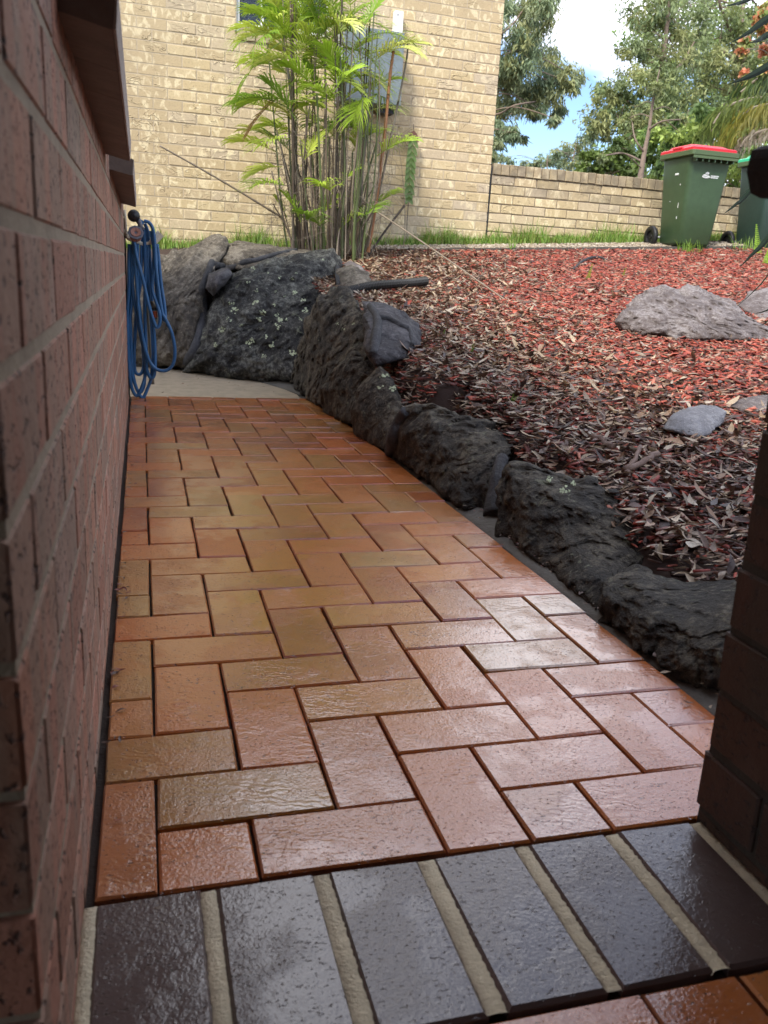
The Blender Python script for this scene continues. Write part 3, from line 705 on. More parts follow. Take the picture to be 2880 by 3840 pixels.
for u, v, r in [(1186, 1037, 9), (1220, 1060, 12), (1240, 1045, 7)]: lichen('J', u, v, r, rs)
# mortar seams on and between rocks
def seam(label, keys, pts, r, y=None):
    P = []
    for u, v in pts:
        h = hit(keys, u, v)
        P.append(h[0] if h else at_y(u, v, y))
    P = spline(P, 5)
    rr = [(r[0] + (r[1] - r[0]) * i / (len(P) - 1)) * (1 + .18 * noise.noise(P[i] * 14)) for i in range(len(P))]
    tag(MB().tube(P, rr, 10).obj('mortar_seam', MT['seam'], None, True), label, 'mortar seam', 'dark mortar seams between the rocks')
seam('dark mortar seam running down between the brown boulder and the black one', ['A', 'C', 'D'], [(458, 565), (447, 595), (437, 625), (440, 665), (436, 700), (428, 735), (412, 770), (396, 796)], (.022, .036), 5)
seam('branching dark mortar seam curving along the top of the black boulder', ['B', 'C', 'D', 'A'], [(462, 572), (485, 576), (505, 578), (530, 566), (560, 560), (600, 548), (640, 540)], (.026, .014), 5.1)
seam('dark mortar collar across the front of the slate rock', ['F'], [(800, 662), (815, 690), (812, 725), (806, 768)], (.020, .024), 3.6)
seam('dark mortar strap over the right shoulder of the slate rock', ['F'], [(812, 686), (840, 690), (868, 705), (885, 715), (890, 745)], (.018, .012), 3.6)
seam('upright dark mortar wedge between the pointed rock and the broad rock', ['H', 'I'], [(877, 888), (862, 912), (852, 945), (846, 975)], (.022, .03), 2.2)
seam('upright dark mortar wedge between the broad rock and the longest rock', ['I', 'J'], [(1085, 990), (1076, 1030), (1072, 1075), (1068, 1118)], (.02, .034), 1.3)
seam('thin dark mortar strip beside the black boulder and the rock under the pipe', ['C', 'M'], [(728, 578), (731, 605), (734, 628)], (.018, .02), 5)

# ------------------------------------------------------------------ pipes and canes in the garden
def corrugated(pts, r, name, label, n=9, per=.012, amp=.0022):
    P = spline(pts, 14); Q = [P[0]]; L_ = 0
    # resample at per/2
    acc = 0; res = [P[0]]
    for a, b in zip(P[:-1], P[1:]):
        l = (b - a).length; k = 0
        while acc + l > per / 2 * (len(res)): res.append(a.lerp(b, (per / 2 * len(res) - acc) / l))
        acc += l
    rr = [r + (amp if i % 2 else -amp) for i in range(len(res))]
    return tag(MB().tube(res, rr, 10).obj(name, MT['pipe'], None, False), label, 'pipe')
a = on_ground(920, 612)
corrugated([at_y(735, 634, 4.28), at_y(760, 627, 4.32), at_y(800, 618, 4.38), at_y(850, 613, 4.42), at_y(885, 611, 4.45), at_y(921, 607, 4.5)], .027, 'drain_pipe', 'black corrugated drain pipe lying on the leaf litter above the rocks')
corrugated([at_y(690, 655, 4.35), at_y(676, 720, 4.15), at_y(668, 755, 4.1), at_y(660, 785, 4.1)], .011, 'cable_conduit', 'thin corrugated conduit running down between the black boulder and the pyramid rock', per=.014)
h = [on_ground(1238, 585), on_ground(1260, 571), on_ground(1290, 563), on_ground(1320, 570)]
tag(MB().tube(spline([p + Vector((0, 0, .03 if i in (1, 2) else .01)) for i, p in enumerate(h)], 6), .012, 8).obj('irrigation_hose', MT['pipe'], None, True), 'short black irrigation hose poking out of the far red mulch', 'hose')
def cane(name, label, p0, p1, r0, r1, mat='cane'):
    n = 40; P = []; R = []
    for i in range(n + 1):
        t = i / n; P.append(p0.lerp(p1, t) + Vector((0, 0, .01 * math.sin(t * 3.1)))); R.append((r0 + (r1 - r0) * t) * (1.25 if i % 5 == 0 else 1))
    return tag(MB().tube(P, R, 7).obj(name, MT[mat], None, True), label, 'stick')
cane('bamboo_stick', 'long thin bamboo stick leaning left out of the palm across the house wall', at_y(345, 315, 5.9), at_y(612, 472, 6.15), .006, .009)
g1 = on_ground(1090, 655)
cane('bamboo_stick', 'long thin bamboo stick slanting right from the palm down onto the mulch', at_y(768, 428, 6.2), g1 + Vector((0, 0, .02)), .0062, .0045)
cane('bamboo_stick', 'short dark stick crossing the bamboo at the right side of the palm', at_y(874, 444, 6.0), at_y(790, 560, 6.1), .009, .009, 'timber')

# ------------------------------------------------------------------ bark mulch and leaf litter
def in_bed(x, y):
    return (x > np.where(y > 2.2, .97, 1.15) + np.where(y > 3.2, (y - 3.2) * .08, 0)) & (y > .2) & (y < 6.5) & (x < 1.9 + y * .82)
def terr(x, y): return np.maximum(0, y) * (.113 + .0095 * x) * np.where(np.asarray(y) < 3.95, np.maximum(.2, edge_k(x, y)), 1)
def rot_mats(n, tilt):
    yaw = RNG.uniform(0, 2 * np.pi, n); yaw = np.where(RNG.random(n) < .45, RNG.normal(0, .5, n), yaw)
    p = RNG.normal(0, tilt, n); r = RNG.normal(0, tilt, n)
    cy, sy, cp, sp_, cr, sr = np.cos(yaw), np.sin(yaw), np.cos(p), np.sin(p), np.cos(r), np.sin(r)
    Rm = np.empty((n, 3, 3))
    Rm[:, 0, 0] = cy * cp; Rm[:, 0, 1] = cy * sp_ * sr - sy * cr; Rm[:, 0, 2] = cy * sp_ * cr + sy * sr
    Rm[:, 1, 0] = sy * cp; Rm[:, 1, 1] = sy * sp_ * sr + cy * cr; Rm[:, 1, 2] = sy * sp_ * cr - cy * sr
    Rm[:, 2, 0] = -sp_; Rm[:, 2, 1] = cp * sr; Rm[:, 2, 2] = cp * cr
    return Rm
def leafiness(x, y):
    w = np.exp(-np.clip(x - 1.1 - .12 * np.clip(y - 1, 0, 9), 0, 9) / .62)
    n = np.array([noise.noise(Vector((a * 1.3, b * 1.3, 5))) for a, b in zip(x, y)])
    palm = np.exp(-((x - 1.7) ** 2 + (y - 5.8) ** 2) / .8)
    near = np.clip(1.9 - y, 0, 1) * .6
    return np.clip(w * 1.25 + palm * .9 + near + .35 * n, 0.03, 1)
def scatter(n, ymin=.15, ymax=6.55):
    x = RNG.uniform(.95, 7.3, n * 3); y = RNG.uniform(ymin, ymax, n * 3); k = in_bed(x, y); return x[k][:n], y[k][:n]
def pick(pal, n, var=.18):
    P = np.array(pal); c = P[RNG.integers(0, len(P), n)] * RNG.uniform(1 - var, 1 + var, (n, 1)); return np.c_[c, np.ones(n)]
x, y = scatter(90000)
lf = leafiness(x, y); keep = RNG.random(len(x)) > np.where(y > 2, lf * .6, .15); x, y = x[keep], y[keep]; n = len(x)
ln = RNG.gamma(4.2, .0064, n) + .010; wd = ln * RNG.uniform(.18, .42, n); th = RNG.uniform(.002, .006, n)
B = np.array([(-1, -1, 0), (1, -1, 0), (1, 1, 0), (-1, 1, 0), (-1, -1, 1), (1, -1, 1), (1, 1, 1), (-1, 1, 1)], float)
P = B[None] * np.stack([ln / 2, wd / 2, th], 1)[:, None]
P[:, :, 1] *= RNG.uniform(.45, 1.1, (n, 8)); P[:, :, 0] *= RNG.uniform(.75, 1.1, (n, 8))
P = np.einsum('nij,nkj->nki', rot_mats(n, .24), P)
P += np.stack([x, y, terr(x, y) + RNG.uniform(-.003, .020, n)], 1)[:, None]
F0 = np.array([[4, 5, 6, 7], [0, 1, 5, 4], [1, 2, 6, 5], [2, 3, 7, 6], [3, 0, 4, 7]])
F = (F0[None] + (np.arange(n) * 8)[:, None, None]).reshape(-1, 4)
pal_near_dark = pick([(.10, .045, .03), (.06, .03, .022), (.16, .05, .04), (.13, .08, .05)], n); is_near_dark = (RNG.random(n) < np.clip(2.6 - y, 0, 1) * .55)[:, None]  # near chips get darker browns: wet look plus shade put into the colour
tint = pick([(.46, .085, .050), (.52, .13, .080), (.34, .06, .042), (.24, .05, .035), (.54, .20, .13), (.13, .04, .028), (.44, .10, .06), (.46, .31, .22), (.20, .09, .06)], n); tint = np.where(is_near_dark, pal_near_dark, tint)
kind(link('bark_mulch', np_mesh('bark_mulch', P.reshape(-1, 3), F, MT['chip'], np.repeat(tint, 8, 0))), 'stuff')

def leaf_mesh(x, y, z, ln, wd, tint, mat, name, curl=.5, tilt=.35):
    n = len(x); T5 = np.linspace(-1, 1, 6); Wt = np.array([.06, .75, 1, .85, .5, .03])
    P = np.zeros((n, 6, 3, 3)); cu = RNG.uniform(-.3, curl, n); tw = RNG.normal(0, .45, n); fold = RNG.uniform(-.05, .5, n); bend = RNG.normal(0, .22, n)
    for i, t in enumerate(T5):
        for j, s_ in enumerate((-1, 0, 1)):
            lx = t * ln / 2; ly = s_ * wd / 2 * Wt[i] + bend * ln * .5 * t * t; lz = cu * ln * .35 * t * t + fold * abs(s_) * wd * .5 * Wt[i]
            a = tw * t; yy = ly * np.cos(a) - lz * np.sin(a) * .3; zz = lz + s_ * wd / 2 * Wt[i] * np.sin(a)
            P[:, i, j] = np.stack([lx, yy, zz], 1)
    P = P.reshape(n, 18, 3); P = np.einsum('nij,nkj->nki', rot_mats(n, tilt), P) + np.stack([x, y, z], 1)[:, None]
    F0 = np.array([[i * 3 + j, i * 3 + j + 1, (i + 1) * 3 + j + 1, (i + 1) * 3 + j] for i in range(5) for j in range(2)])
    F = (F0[None] + (np.arange(n) * 18)[:, None, None]).reshape(-1, 4)
    return np_mesh(name, P.reshape(-1, 3), F, mat, np.repeat(tint, 18, 0), True)
x, y = scatter(100000); lf = leafiness(x, y); keep = RNG.random(len(x)) < lf ** 1.2 * .62 * np.clip(.45 + y * .25, .5, 1); x, y = x[keep], y[keep]; n = len(x)
ln = RNG.gamma(4.5, .0082, n) + .010; wd = ln * RNG.uniform(.13, .32, n)
tint = pick([(.46, .34, .21), (.54, .42, .28), (.27, .16, .09), (.14, .08, .05), (.36, .22, .13), (.46, .38, .28), (.08, .05, .04), (.30, .22, .15), (.12, .06, .04)], n)
kind(link('leaf_litter', leaf_mesh(x, y, terr(x, y) + RNG.uniform(.010, .034, n), ln, wd, tint, MT['leaf'], 'leaf_litter')), 'stuff')
# twigs
tw = MB()
for i in range(420):
    a, b = scatter(1); 
    if len(a) == 0: continue
    a, b = float(a[0]), float(b[0])
    if random.random() > .35 + float(leafiness(np.array([a]), np.array([b]))[0]): continue
    l = random.uniform(.05, .28); th_ = random.gauss(.2, .8); z = float(terr(a, b)) + random.uniform(.018, .04); r = random.uniform(.001, .0028) * (2 if random.random() < .08 else 1)
    p = [Vector((a + math.cos(th_) * l * t + random.gauss(0, .006), b + math.sin(th_) * l * t + random.gauss(0, .006), float(terr(a + math.cos(th_) * l * t, b + math.sin(th_) * l * t)) + .02 + random.gauss(0, .005))) for t in (0, .35, .7, 1)]
    tw.tube(p, [r, r * .9, r * .8, r * .5], 5)
kind(tw.obj('twigs', MT['cane'], None, True), 'stuff')
def fat_stick(label, u0, v0, u1, v1, r, lift=.02):
    a, b = on_ground(u0, v0) + Vector((0, 0, lift)), on_ground(u1, v1) + Vector((0, 0, lift))
    P = [a.lerp(b, t / 8) + Vector((random.gauss(0, .003), random.gauss(0, .003), random.gauss(0, .003))) for t in range(9)]
    tag(MB().tube(P, [r * random.uniform(.85, 1.1) for _ in P], 8).obj('fallen_stick', MT['timber2'] if 'timber2' in MT else MT['cane'], None, True), label, 'stick')
MT['timber2'] = m_plain('brown_stick_bark', (.17, .10, .07), .7, .6, 60, .5)
fat_stick('thick brown fallen stick on the litter above the longest edging rock', 1270, 953, 1320, 982, .016)
fat_stick('brown forked stick lying on wet leaves, thick end', 1345, 1040, 1415, 1000, .010, .03)
fat_stick('short brown stick crossing the forked one on wet leaves', 1350, 1045, 1385, 985, .008, .03)
fat_stick('pale stick lying flat on the litter in the middle of the bed', 1090, 905, 1165, 892, .008)

n = 420; y = RNG.uniform(.0, 4.0, n); x = .955 + RNG.normal(0, .02, n); k = RNG.random(n) < .25; x = np.where(k, -.068 + np.abs(RNG.normal(0, .012, n)), x); k2 = RNG.random(n) < .12; x = np.where(k2, RNG.uniform(0, .8, n), x); y = np.where(k2, RNG.uniform(3.7, 4.6, n), y)
z = np.where(x > .92, .012, .004); ln = RNG.uniform(.006, .022, n); tint = pick([(.2, .12, .07), (.35, .25, .15), (.12, .06, .04), (.25, .06, .04)], n)
kind(link('path_debris', leaf_mesh(x, y, z, ln, ln * .35, tint, MT['leaf'], 'path_debris', .3, .15)), 'stuff')
# ------------------------------------------------------------------ sleeper, gravel, grass
sl0 = tag(empty('timber_edging', (3, 6.5, .9)), 'weathered timber sleeper edging between red mulch and grass', 'edging')
prev = None
for x0, x1 in [(1.75, 3.45), (3.455, 5.2), (5.205, 7.5)]:
    y0 = 6.50 + .022 * (x0 - 2); y1 = 6.50 + .022 * (x1 - 2); n = 12; v = []
    for i in range(n + 1):
        t = i / n; x_ = x0 + (x1 - x0) * t; y_ = y0 + (y1 - y0) * t + random.gauss(0, .003); z_ = ground_z(x_, y_) + .028 + random.gauss(0, .003)
        v += [(x_, y_, z_ - .15), (x_, y_, z_), (x_, y_ + .06, z_ + .004), (x_, y_ + .06, z_ - .15)]
    f = [[i * 4 + k, i * 4 + k + 1, i * 4 + k + 5, i * 4 + k + 4] for i in range(n) for k in range(3)] + [[0, 3, 2, 1], [n * 4, n * 4 + 1, n * 4 + 2, n * 4 + 3]]
    child(MB().add(v, f), 'timber_board', MT['timber'], sl0)
n = 5200; x = RNG.uniform(1.6, 7, n); y = 6.57 + .02 * x + RNG.uniform(0, .28, n)
r = RNG.uniform(.006, .014, n); octa = np.array([(1, 0, 0), (0, 1, 0), (-1, 0, 0), (0, -1, 0), (.6, .6, .55), (-.6, .6, .6), (-.6, -.6, .5), (.6, -.6, .6)], float)
P = octa[None] * RNG.uniform(.7, 1.2, (n, 8, 1)) * r[:, None, None] + np.stack([x, y, terr(x, y) + .012], 1)[:, None]
F0 = np.array([[4, 5, 6, 7], [0, 1, 5, 4], [1, 2, 6, 5], [2, 3, 7, 6], [3, 0, 4, 7]]); F = (F0[None] + (np.arange(n) * 8)[:, None, None]).reshape(-1, 4)
kind(link('gravel', np_mesh('gravel', P.reshape(-1, 3), F, MT['gravel'], np.repeat(pick([(.40, .33, .24), (.30, .23, .15), (.48, .42, .33), (.2, .15, .11)], n), 8, 0))), 'stuff')
def grass(n, xf, yf, hf, name):
    x = xf(n); y = yf(n, x); h = hf(n, x); n = len(x); az = RNG.uniform(0, 2 * np.pi, n); lean = RNG.uniform(.1, .9, n); w = RNG.uniform(.0016, .0038, n)
    P = np.zeros((n, 6, 3)); bx, by = np.cos(az), np.sin(az)
    z0 = terr(x, y)
    for i, (t, ww) in enumerate(((0, 1), (.5, .9), (1, .12))):
        cx = x + bx * lean * h * t * t; cy = y + by * lean * h * t * t; cz = z0 + h * t * (1 - .25 * lean * t)
        P[:, i * 2] = np.stack([cx - by * w * ww, cy + bx * w * ww, cz], 1); P[:, i * 2 + 1] = np.stack([cx + by * w * ww, cy - bx * w * ww, cz], 1)
    F0 = np.array([[0, 1, 3, 2], [2, 3, 5, 4]]); F = (F0[None] + (np.arange(n) * 6)[:, None, None]).reshape(-1, 4)
    t = pick([(.20, .34, .05), (.28, .42, .07), (.14, .26, .04), (.42, .40, .14), (.24, .40, .08)], n)
    return kind(link(name, np_mesh(name, P.reshape(-1, 3), F, MT['grass'], np.repeat(t, 6, 0))), 'stuff')
clump = RNG.uniform(.2, 7, 60)
def gx(n):
    a = RNG.uniform(-.3, 7.2, n); b = clump[RNG.integers(0, 60, n)] + RNG.normal(0, .06, n); return np.where(RNG.random(n) < .45, b, a)
grass(15000, gx, lambda n, x: wall_yv(x) - .02 - np.abs(RNG.normal(0, .10, n)), lambda n, x: RNG.gamma(3.2, .016, n) + .012 + .02 * (np.sin(x * 5.1) > .4), 'grass') if False else None
def wall_yv(x): return (1 - A_ * x) / B_
grass(16000, gx, lambda n, x: wall_yv(x) - .02 - np.abs(RNG.normal(0, .11, n)), lambda n, x: (RNG.gamma(3.2, .013, n) + .010) * (1 + .9 * (np.sin(x * 7.1 + 1) > .45)), 'grass')
def tuft(label, x, y, n, h, sp=.03, name='grass_tuft', pal=None, wide=1):
    r = random.Random(int(x * 1000)); mbv = []; mf = []
    for i in range(n):
        a = r.uniform(0, 6.28); hh = h * r.uniform(.5, 1); le = r.uniform(.15, .8); w = r.uniform(.002, .004) * wide; bx, by = math.cos(a), math.sin(a); b = len(mbv)
        x_, y_ = x + r.gauss(0, sp), y + r.gauss(0, sp * .6)
        for t, ww in ((0, 1), (.4, 1), (.75, .7), (1, .1)):
            cx, cy, cz = x_ + bx * le * hh * t * t, y_ + by * le * hh * t * t, ground_z(x_, y_) + hh * t * (1 - .3 * le * t)
            mbv += [(cx - by * w * ww, cy + bx * w * ww, cz), (cx + by * w * ww, cy - bx * w * ww, cz)]
        for k in range(3): mf.append([b + 2 * k, b + 2 * k + 1, b + 2 * k + 3, b + 2 * k + 2])
    t = pick(pal or [(.22, .38, .05), (.30, .45, .08), (.16, .3, .04)], n)
    o = link(name, np_mesh(name, np.array(mbv), np.array(mf), MT['grass'], np.repeat(t, 8, 0))); tag(o, label, 'weed')
    return o
p = at_y(1070, 520, 7.0); tuft('tall spiky grass tuft at the foot of the black wall joint', p.x, 7.02, 34, .20, .05)
p = at_y(1170, 520, 6.9); tuft('upright feathery weed against the middle of the low wall', p.x + .05, 6.98, 22, .26, .02)
p = at_y(1365, 520, 6.9); tuft('tall grass weed standing left of the red lidded bin', p.x, 6.98, 30, .24, .04)
p = at_y(1480, 530, 6.6); tuft('grass tuft growing in front of the red lidded bin', p.x - .1, 6.36, 60, .15, .07)
p = at_y(1620, 540, 6.5); tuft('leafy weeds at the wheel of the teal lidded bin', p.x, 6.5, 60, .16, .12)
p = at_y(1100, 530, 6.6); tuft('flat grass weed growing over the timber edging', p.x, 6.55, 20, .10, .03)
def fern(label, u, v, h, n=1, col=(.25, .46, .06), lean=(.1, 0)):
    b = on_ground(u, v); mbv = []; mf = []
    for q in range(n):
        ln_ = h * random.uniform(.8, 1.1); dx = lean[0] + random.uniform(-.1, .1) * n
        for i in range(16):
            t = i / 16; c = b + Vector((dx * ln_ * t, lean[1] * t * ln_, ln_ * t)); w = ln_ * .16 * (1 - t * .85)
            for s_ in (-1, 1):
                k = len(mbv); e = c + Vector((s_ * w, 0, w * .5)); mbv += [c, c + Vector((0, 0, ln_ * .045)), e + Vector((0, -.004, ln_ * .03)), e]; mf.append([k, k + 1, k + 2, k + 3])
    t = pick([col, tuple(c * 1.25 for c in col)], len(mf)); o = link('fern_frond', np_mesh('fern_frond', np.array(mbv), np.array(mf), MT['grass'], np.repeat(t, 4, 0))); tag(o, label, 'fern')
fern('bright green fern sprig standing in front of the teal lidded bin', 1636, 552, .33, 1, (.30, .50, .06), (-.18, 0))
fern('tall yellow green fern at the right edge of the mulch', 1655, 574, .30, 2, (.30, .50, .06), (.1, 0))
fern('small fern sprout on the far red mulch, left one of two', 1269, 607, .12, 1, (.30, .45, .05), (.15, 0))
fern('small fern sprout on the far red mulch, right one of two', 1345, 601, .10, 1, (.34, .45, .05), (.2, 0))
fern('tiny green sprout among brown leaves in the middle of the bed', 955, 738, .07, 2, (.18, .3, .05), (.3, 0))
fern('tiny green sprout on the litter behind the broad edging rock', 1100, 880, .05, 3, (.18, .32, .05), (.5, 0))
fern('tiny green sprout by the tip of the pale stick', 1015, 770, .06, 2, (.2, .35, .06), (.4, 0))

# ------------------------------------------------------------------ cane palm clump
palm = tag(empty('cane_palm', (1.55, 6.15, .80)), 'tall clumping cane palm growing in front of the house wall', 'palm')
pr = random.Random(11)
stem_cols = [(.18, .13, .09), (.25, .20, .14), (.12, .14, .06), (.10, .075, .055), (.30, .24, .18), (.14, .18, .06)]
def stem_obj(pts, r0, r1, col, name='cane'):
    P = spline(pts, 9); n = len(P); m_ = MB()
    rr = [(r0 + (r1 - r0) * i / n) * (1.18 if i % 4 == 0 else 1) for i in range(n)]
    m_.tube(P, rr, 6)
    o = link(name, np_mesh(name, np.array([tuple(v) for v in m_.v]), np.array([f for f in m_.f if len(f) == 4]), MT['stem'], np.tile([*col, 1], (len(m_.v), 1)), True), palm)
    o.matrix_parent_inverse = Matrix.Translation(-palm.location); return P
def frond(base, dirv, L_, droop, nl=24, lw=.013, ll=.20, cols=None, name='frond', tipy=False):
    d = Vector(dirv).normalized(); side = d.cross(Vector((0, 0, 1)))
    if side.length < .05: side = Vector((1, 0, 0))
    side.normalize(); V_ = []; F_ = []; T_ = []
    pos = base.copy(); dd = d.copy(); st = L_ / (nl + 5); pts = [pos.copy()]; dirs = [dd.copy()]
    for i in range(nl + 5):
        dd = (dd + Vector((0, 0, -droop * st * (.6 + 1.6 * i / nl)))).normalized(); pos = pos + dd * st; pts.append(pos.copy()); dirs.append(dd.copy())
    c0 = Vector(cols or pr.choice([(.32, .46, .05), (.44, .58, .07), (.54, .64, .10), (.22, .36, .04), (.38, .54, .06), (.60, .64, .16)]))
    def quad(a, b, c, d_, col):
        k = len(V_); V_.extend([a, b, c, d_]); F_.append([k, k + 1, k + 2, k + 3]); T_.extend([col] * 4)
    for i in range(len(pts) - 1):     # rachis
        w = .004 * (1 - .7 * i / len(pts)); up = side.cross(dirs[i]).normalized()
        for q in (side, up):
            quad(pts[i] - q * w, pts[i] + q * w, pts[i + 1] + q * w, pts[i + 1] - q * w, tuple(c0 * .8))
    for i in range(5, nl + 5):
        t = (i - 5) / nl; l_ = ll * (.55 + .9 * math.sin(math.pi * min(1, .22 + t * .75))) * pr.uniform(.85, 1.1) * .8; up = side.cross(dirs[i]).normalized()
        for s_ in (-1, 1):
            ax = (side * s_ * (1 - .45 * t) + dirs[i] * (.55 + .75 * t) + up * pr.uniform(.12, .45)).normalized()
            w = lw * pr.uniform(.8, 1.15); wv = dirs[i] * .8 + up * .3 * s_; wv = (wv - ax * wv.dot(ax)).normalized()
            a = pts[i]; m1 = a + ax * l_ * .4; e = a + ax * l_ * .98 + Vector((0, 0, -.28 * l_))
            m2 = a + ax * l_ * .75 + Vector((0, 0, -.10 * l_))
            col = tuple(c0 * pr.uniform(.82, 1.2)); tipc = col if pr.random() > .25 or not tipy else (.55, .50, .18)
            quad(a - wv * w * .35, a + wv * w * .35, m1 + wv * w * .5, m1 - wv * w * .5, col)
            quad(m1 - wv * w * .5, m1 + wv * w * .5, m2 + wv * w * .4, m2 - wv * w * .4, col)
            quad(m2 - wv * w * .4, m2 + wv * w * .4, e + wv * w * .05, e - wv * w * .05, tipc)
    o = link(name, np_mesh(name, np.array([tuple(v) for v in V_]), np.array(F_), MT['green'], np.array([[*c[:3], 1] for c in T_])), palm)
    o.matrix_parent_inverse = Matrix.Translation(-palm.location)
# canes: (base u, base v, y) -> (top u, top v)
for i in range(62):
    t = pr.random(); bu = 632 + 150 * t + pr.gauss(0, 6); by = 6.35 - .55 * pr.random() - .1 * t
    tu = bu + (bu - 705) * pr.uniform(.1, .55) + pr.gauss(0, 12); tv = pr.choice([pr.uniform(-60, 120), pr.uniform(60, 260), pr.uniform(200, 380)])
    b = at_y(bu, 545, by); b.z = ground_z(b.x, b.y) - .02; tp = at_y(tu, tv, by + pr.uniform(-.25, .2))
    mid = b.lerp(tp, .5) + Vector((pr.gauss(0, .025), pr.gauss(0, .03), 0))
    r = pr.choice([.006, .008, .011, .005])
    stem_obj([b, b.lerp(mid, .5) + Vector((pr.gauss(0, .01), 0, 0)), mid, tp], r, r * .6, pr.choice(stem_cols))
stem_obj([at_y(795, 545, 5.95), at_y(812, 440, 5.95), at_y(830, 300, 5.95), at_y(842, 170, 5.95), at_y(850, 110, 5.95)], .014, .010, (.36, .16, .06))
stem_obj([at_y(788, 545, 6.0), at_y(818, 420, 6.0), at_y(852, 260, 6.0), at_y(878, 130, 6.0), at_y(880, 90, 6.0)], .010, .006, (.20, .17, .12))
stem_obj([at_y(775, 545, 6.05), at_y(780, 400, 6.05), at_y(795, 250, 6.05), at_y(800, 150, 6.05)], .016, .011, (.26, .20, .15))
stem_obj([at_y(655, 545, 6.1), at_y(640, 380, 6.1), at_y(628, 200, 6.1), at_y(608, 70, 6.1), at_y(600, 20, 6.1)], .013, .008, (.22, .19, .15))
# fronds: base pixel, tip pixel, y, length scale
fr_list = [((600, 60), (515, 105)), ((608, 90), (512, 215)), ((605, 60), (545, 30)), ((610, 30), (560, -20)), ((620, 40), (640, -80)), ((600, 70), (545, 120)), ((640, 60), (690, -40)), ((660, 80), (620, 10)),
           ((700, 60), (745, -30)), ((720, 40), (800, -60)), ((730, 70), (790, 20)), ((745, 90), (700, 10)), ((770, 90), (900, 80)), ((800, 130), (905, 95)), ((820, 120), (903, 100)), ((690, 120), (640, 60)), ((650, 150), (600, 110)),
           ((600, 330), (508, 315)), ((625, 235), (510, 220)), ((615, 260), (515, 225)), ((640, 260), (575, 185)), ((640, 220), (530, 235)), ((625, 300), (560, 330)), ((615, 400), (548, 415)), ((610, 360), (555, 380)), ((630, 330), (575, 300)),
           ((680, 190), (620, 150)), ((700, 220), (660, 150)), ((720, 200), (770, 150)), ((690, 280), (640, 240)), ((700, 300), (750, 250)), ((730, 250), (790, 230)), ((650, 360), (690, 300)), ((720, 420), (690, 400)), ((735, 400), (770, 370)),
           ((790, 205), (850, 170)), ((795, 190), (740, 150)), ((800, 200), (850, 240)), ((790, 200), (765, 260)), ((810, 340), (885, 312)), ((800, 460), (850, 420)), ((770, 480), (820, 450)), ((730, 500), (770, 470)), ((760, 330), (800, 290)),
           ((620, 470), (600, 440)), ((650, 480), (620, 430)), ((690, 470), (720, 430)), ((700, 500), (660, 470)), ((660, 60), (580, 40)), ((680, 40), (620, -60)), ((760, 40), (740, -80)), ((780, 70), (830, 0)), ((670, 110), (720, 60)), ((745, 130), (800, 95)), ((640, 130), (560, 150)),
           ((665, 170), (610, 210)), ((705, 150), (660, 100)), ((740, 170), (700, 110)), ((725, 230), (680, 200)), ((690, 60), (660, -30)), ((630, 90), (570, 75)), ((710, 90), (770, 50))]
for i, (a, b) in enumerate(fr_list):
    yy = 6.0 + pr.uniform(-.3, .3); A = at_y(a[0], a[1], yy); Bp = at_y(b[0], b[1], yy + pr.uniform(-.25, .2)); d = Bp - A; L_ = d.length * 1.18
    small = L_ < .22
    d = d.normalized() + Vector((0, 0, .35)); frond(A, d, max(L_ * .92, .16), 1.2 if L_ > .3 else 2.0, 17 if not small else 11, .0125 if not small else .010, .19 if not small else .13, tipy=i in (12, 13, 14, 35, 38))
for i in range(82):   # inner filling fronds
    tu = pr.uniform(600, 800); tv = pr.uniform(-10, 330)
    if i > 52: tu = pr.uniform(612, 700); tv = pr.uniform(-40, 130)
    yy = pr.uniform(5.85, 6.4); A = at_y(tu, tv, yy); an = pr.uniform(0, 6.28)
    frond(A, (math.cos(an), math.sin(an) * .6, pr.uniform(.3, 1.2)), pr.uniform(.3, .5), 1.8, 15, .012, .17)
frond(at_y(612, 200, 5.9), (-.6, 0, -.5), .42, 1, 16, .008, .12, cols=(.35, .20, .08))     # dead brown frond
# dry threads hanging in the clump
th_ = MB()
for i in range(420):
    a = at_y(pr.uniform(590, 850), pr.uniform(280, 520), pr.uniform(5.8, 6.4)); p = [a]
    d = Vector((pr.gauss(0, 1), pr.gauss(0, .4), pr.gauss(-.3, 1))).normalized()
    for k in range(4): d = (d + Vector((pr.gauss(0, .3), 0, pr.gauss(0, .3)))).normalized(); p.append(p[-1] + d * pr.uniform(.03, .09))
    th_.tube(p, .0016, 4, False)
o = child(th_, 'dry_sheath_fibres', MT['cane'], palm); kind(o, 'stuff')
for i in range(34):
    u_ = pr.uniform(628, 795); yb = pr.uniform(5.75, 6.35); b = at_y(u_, 548, yb); b.z = ground_z(b.x, b.y) - .02; hh = pr.uniform(.25, 1.0)
    stem_obj([b, b + Vector((pr.gauss(0, .03), 0, hh * .5)), b + Vector((pr.gauss((u_ - 710) * .001, .05), pr.gauss(0, .03), hh))], pr.uniform(.004, .011), .004, pr.choice(stem_cols[:1] + stem_cols[3:5]))
for i in range(5):
    b = at_y(pr.choice([610, 640, 860, 880, 600]) + pr.gauss(0, 8), 548, 6.4); b.z = ground_z(b.x, b.y)
    stem_obj([b, b + Vector((pr.gauss(0, .06), 0, .3)), b + Vector((pr.gauss(0, .1), 0, .65)), b + Vector((pr.gauss(0, .15), 0, .95))], .003, .0015, (.3, .24, .18), 'dry_stem')

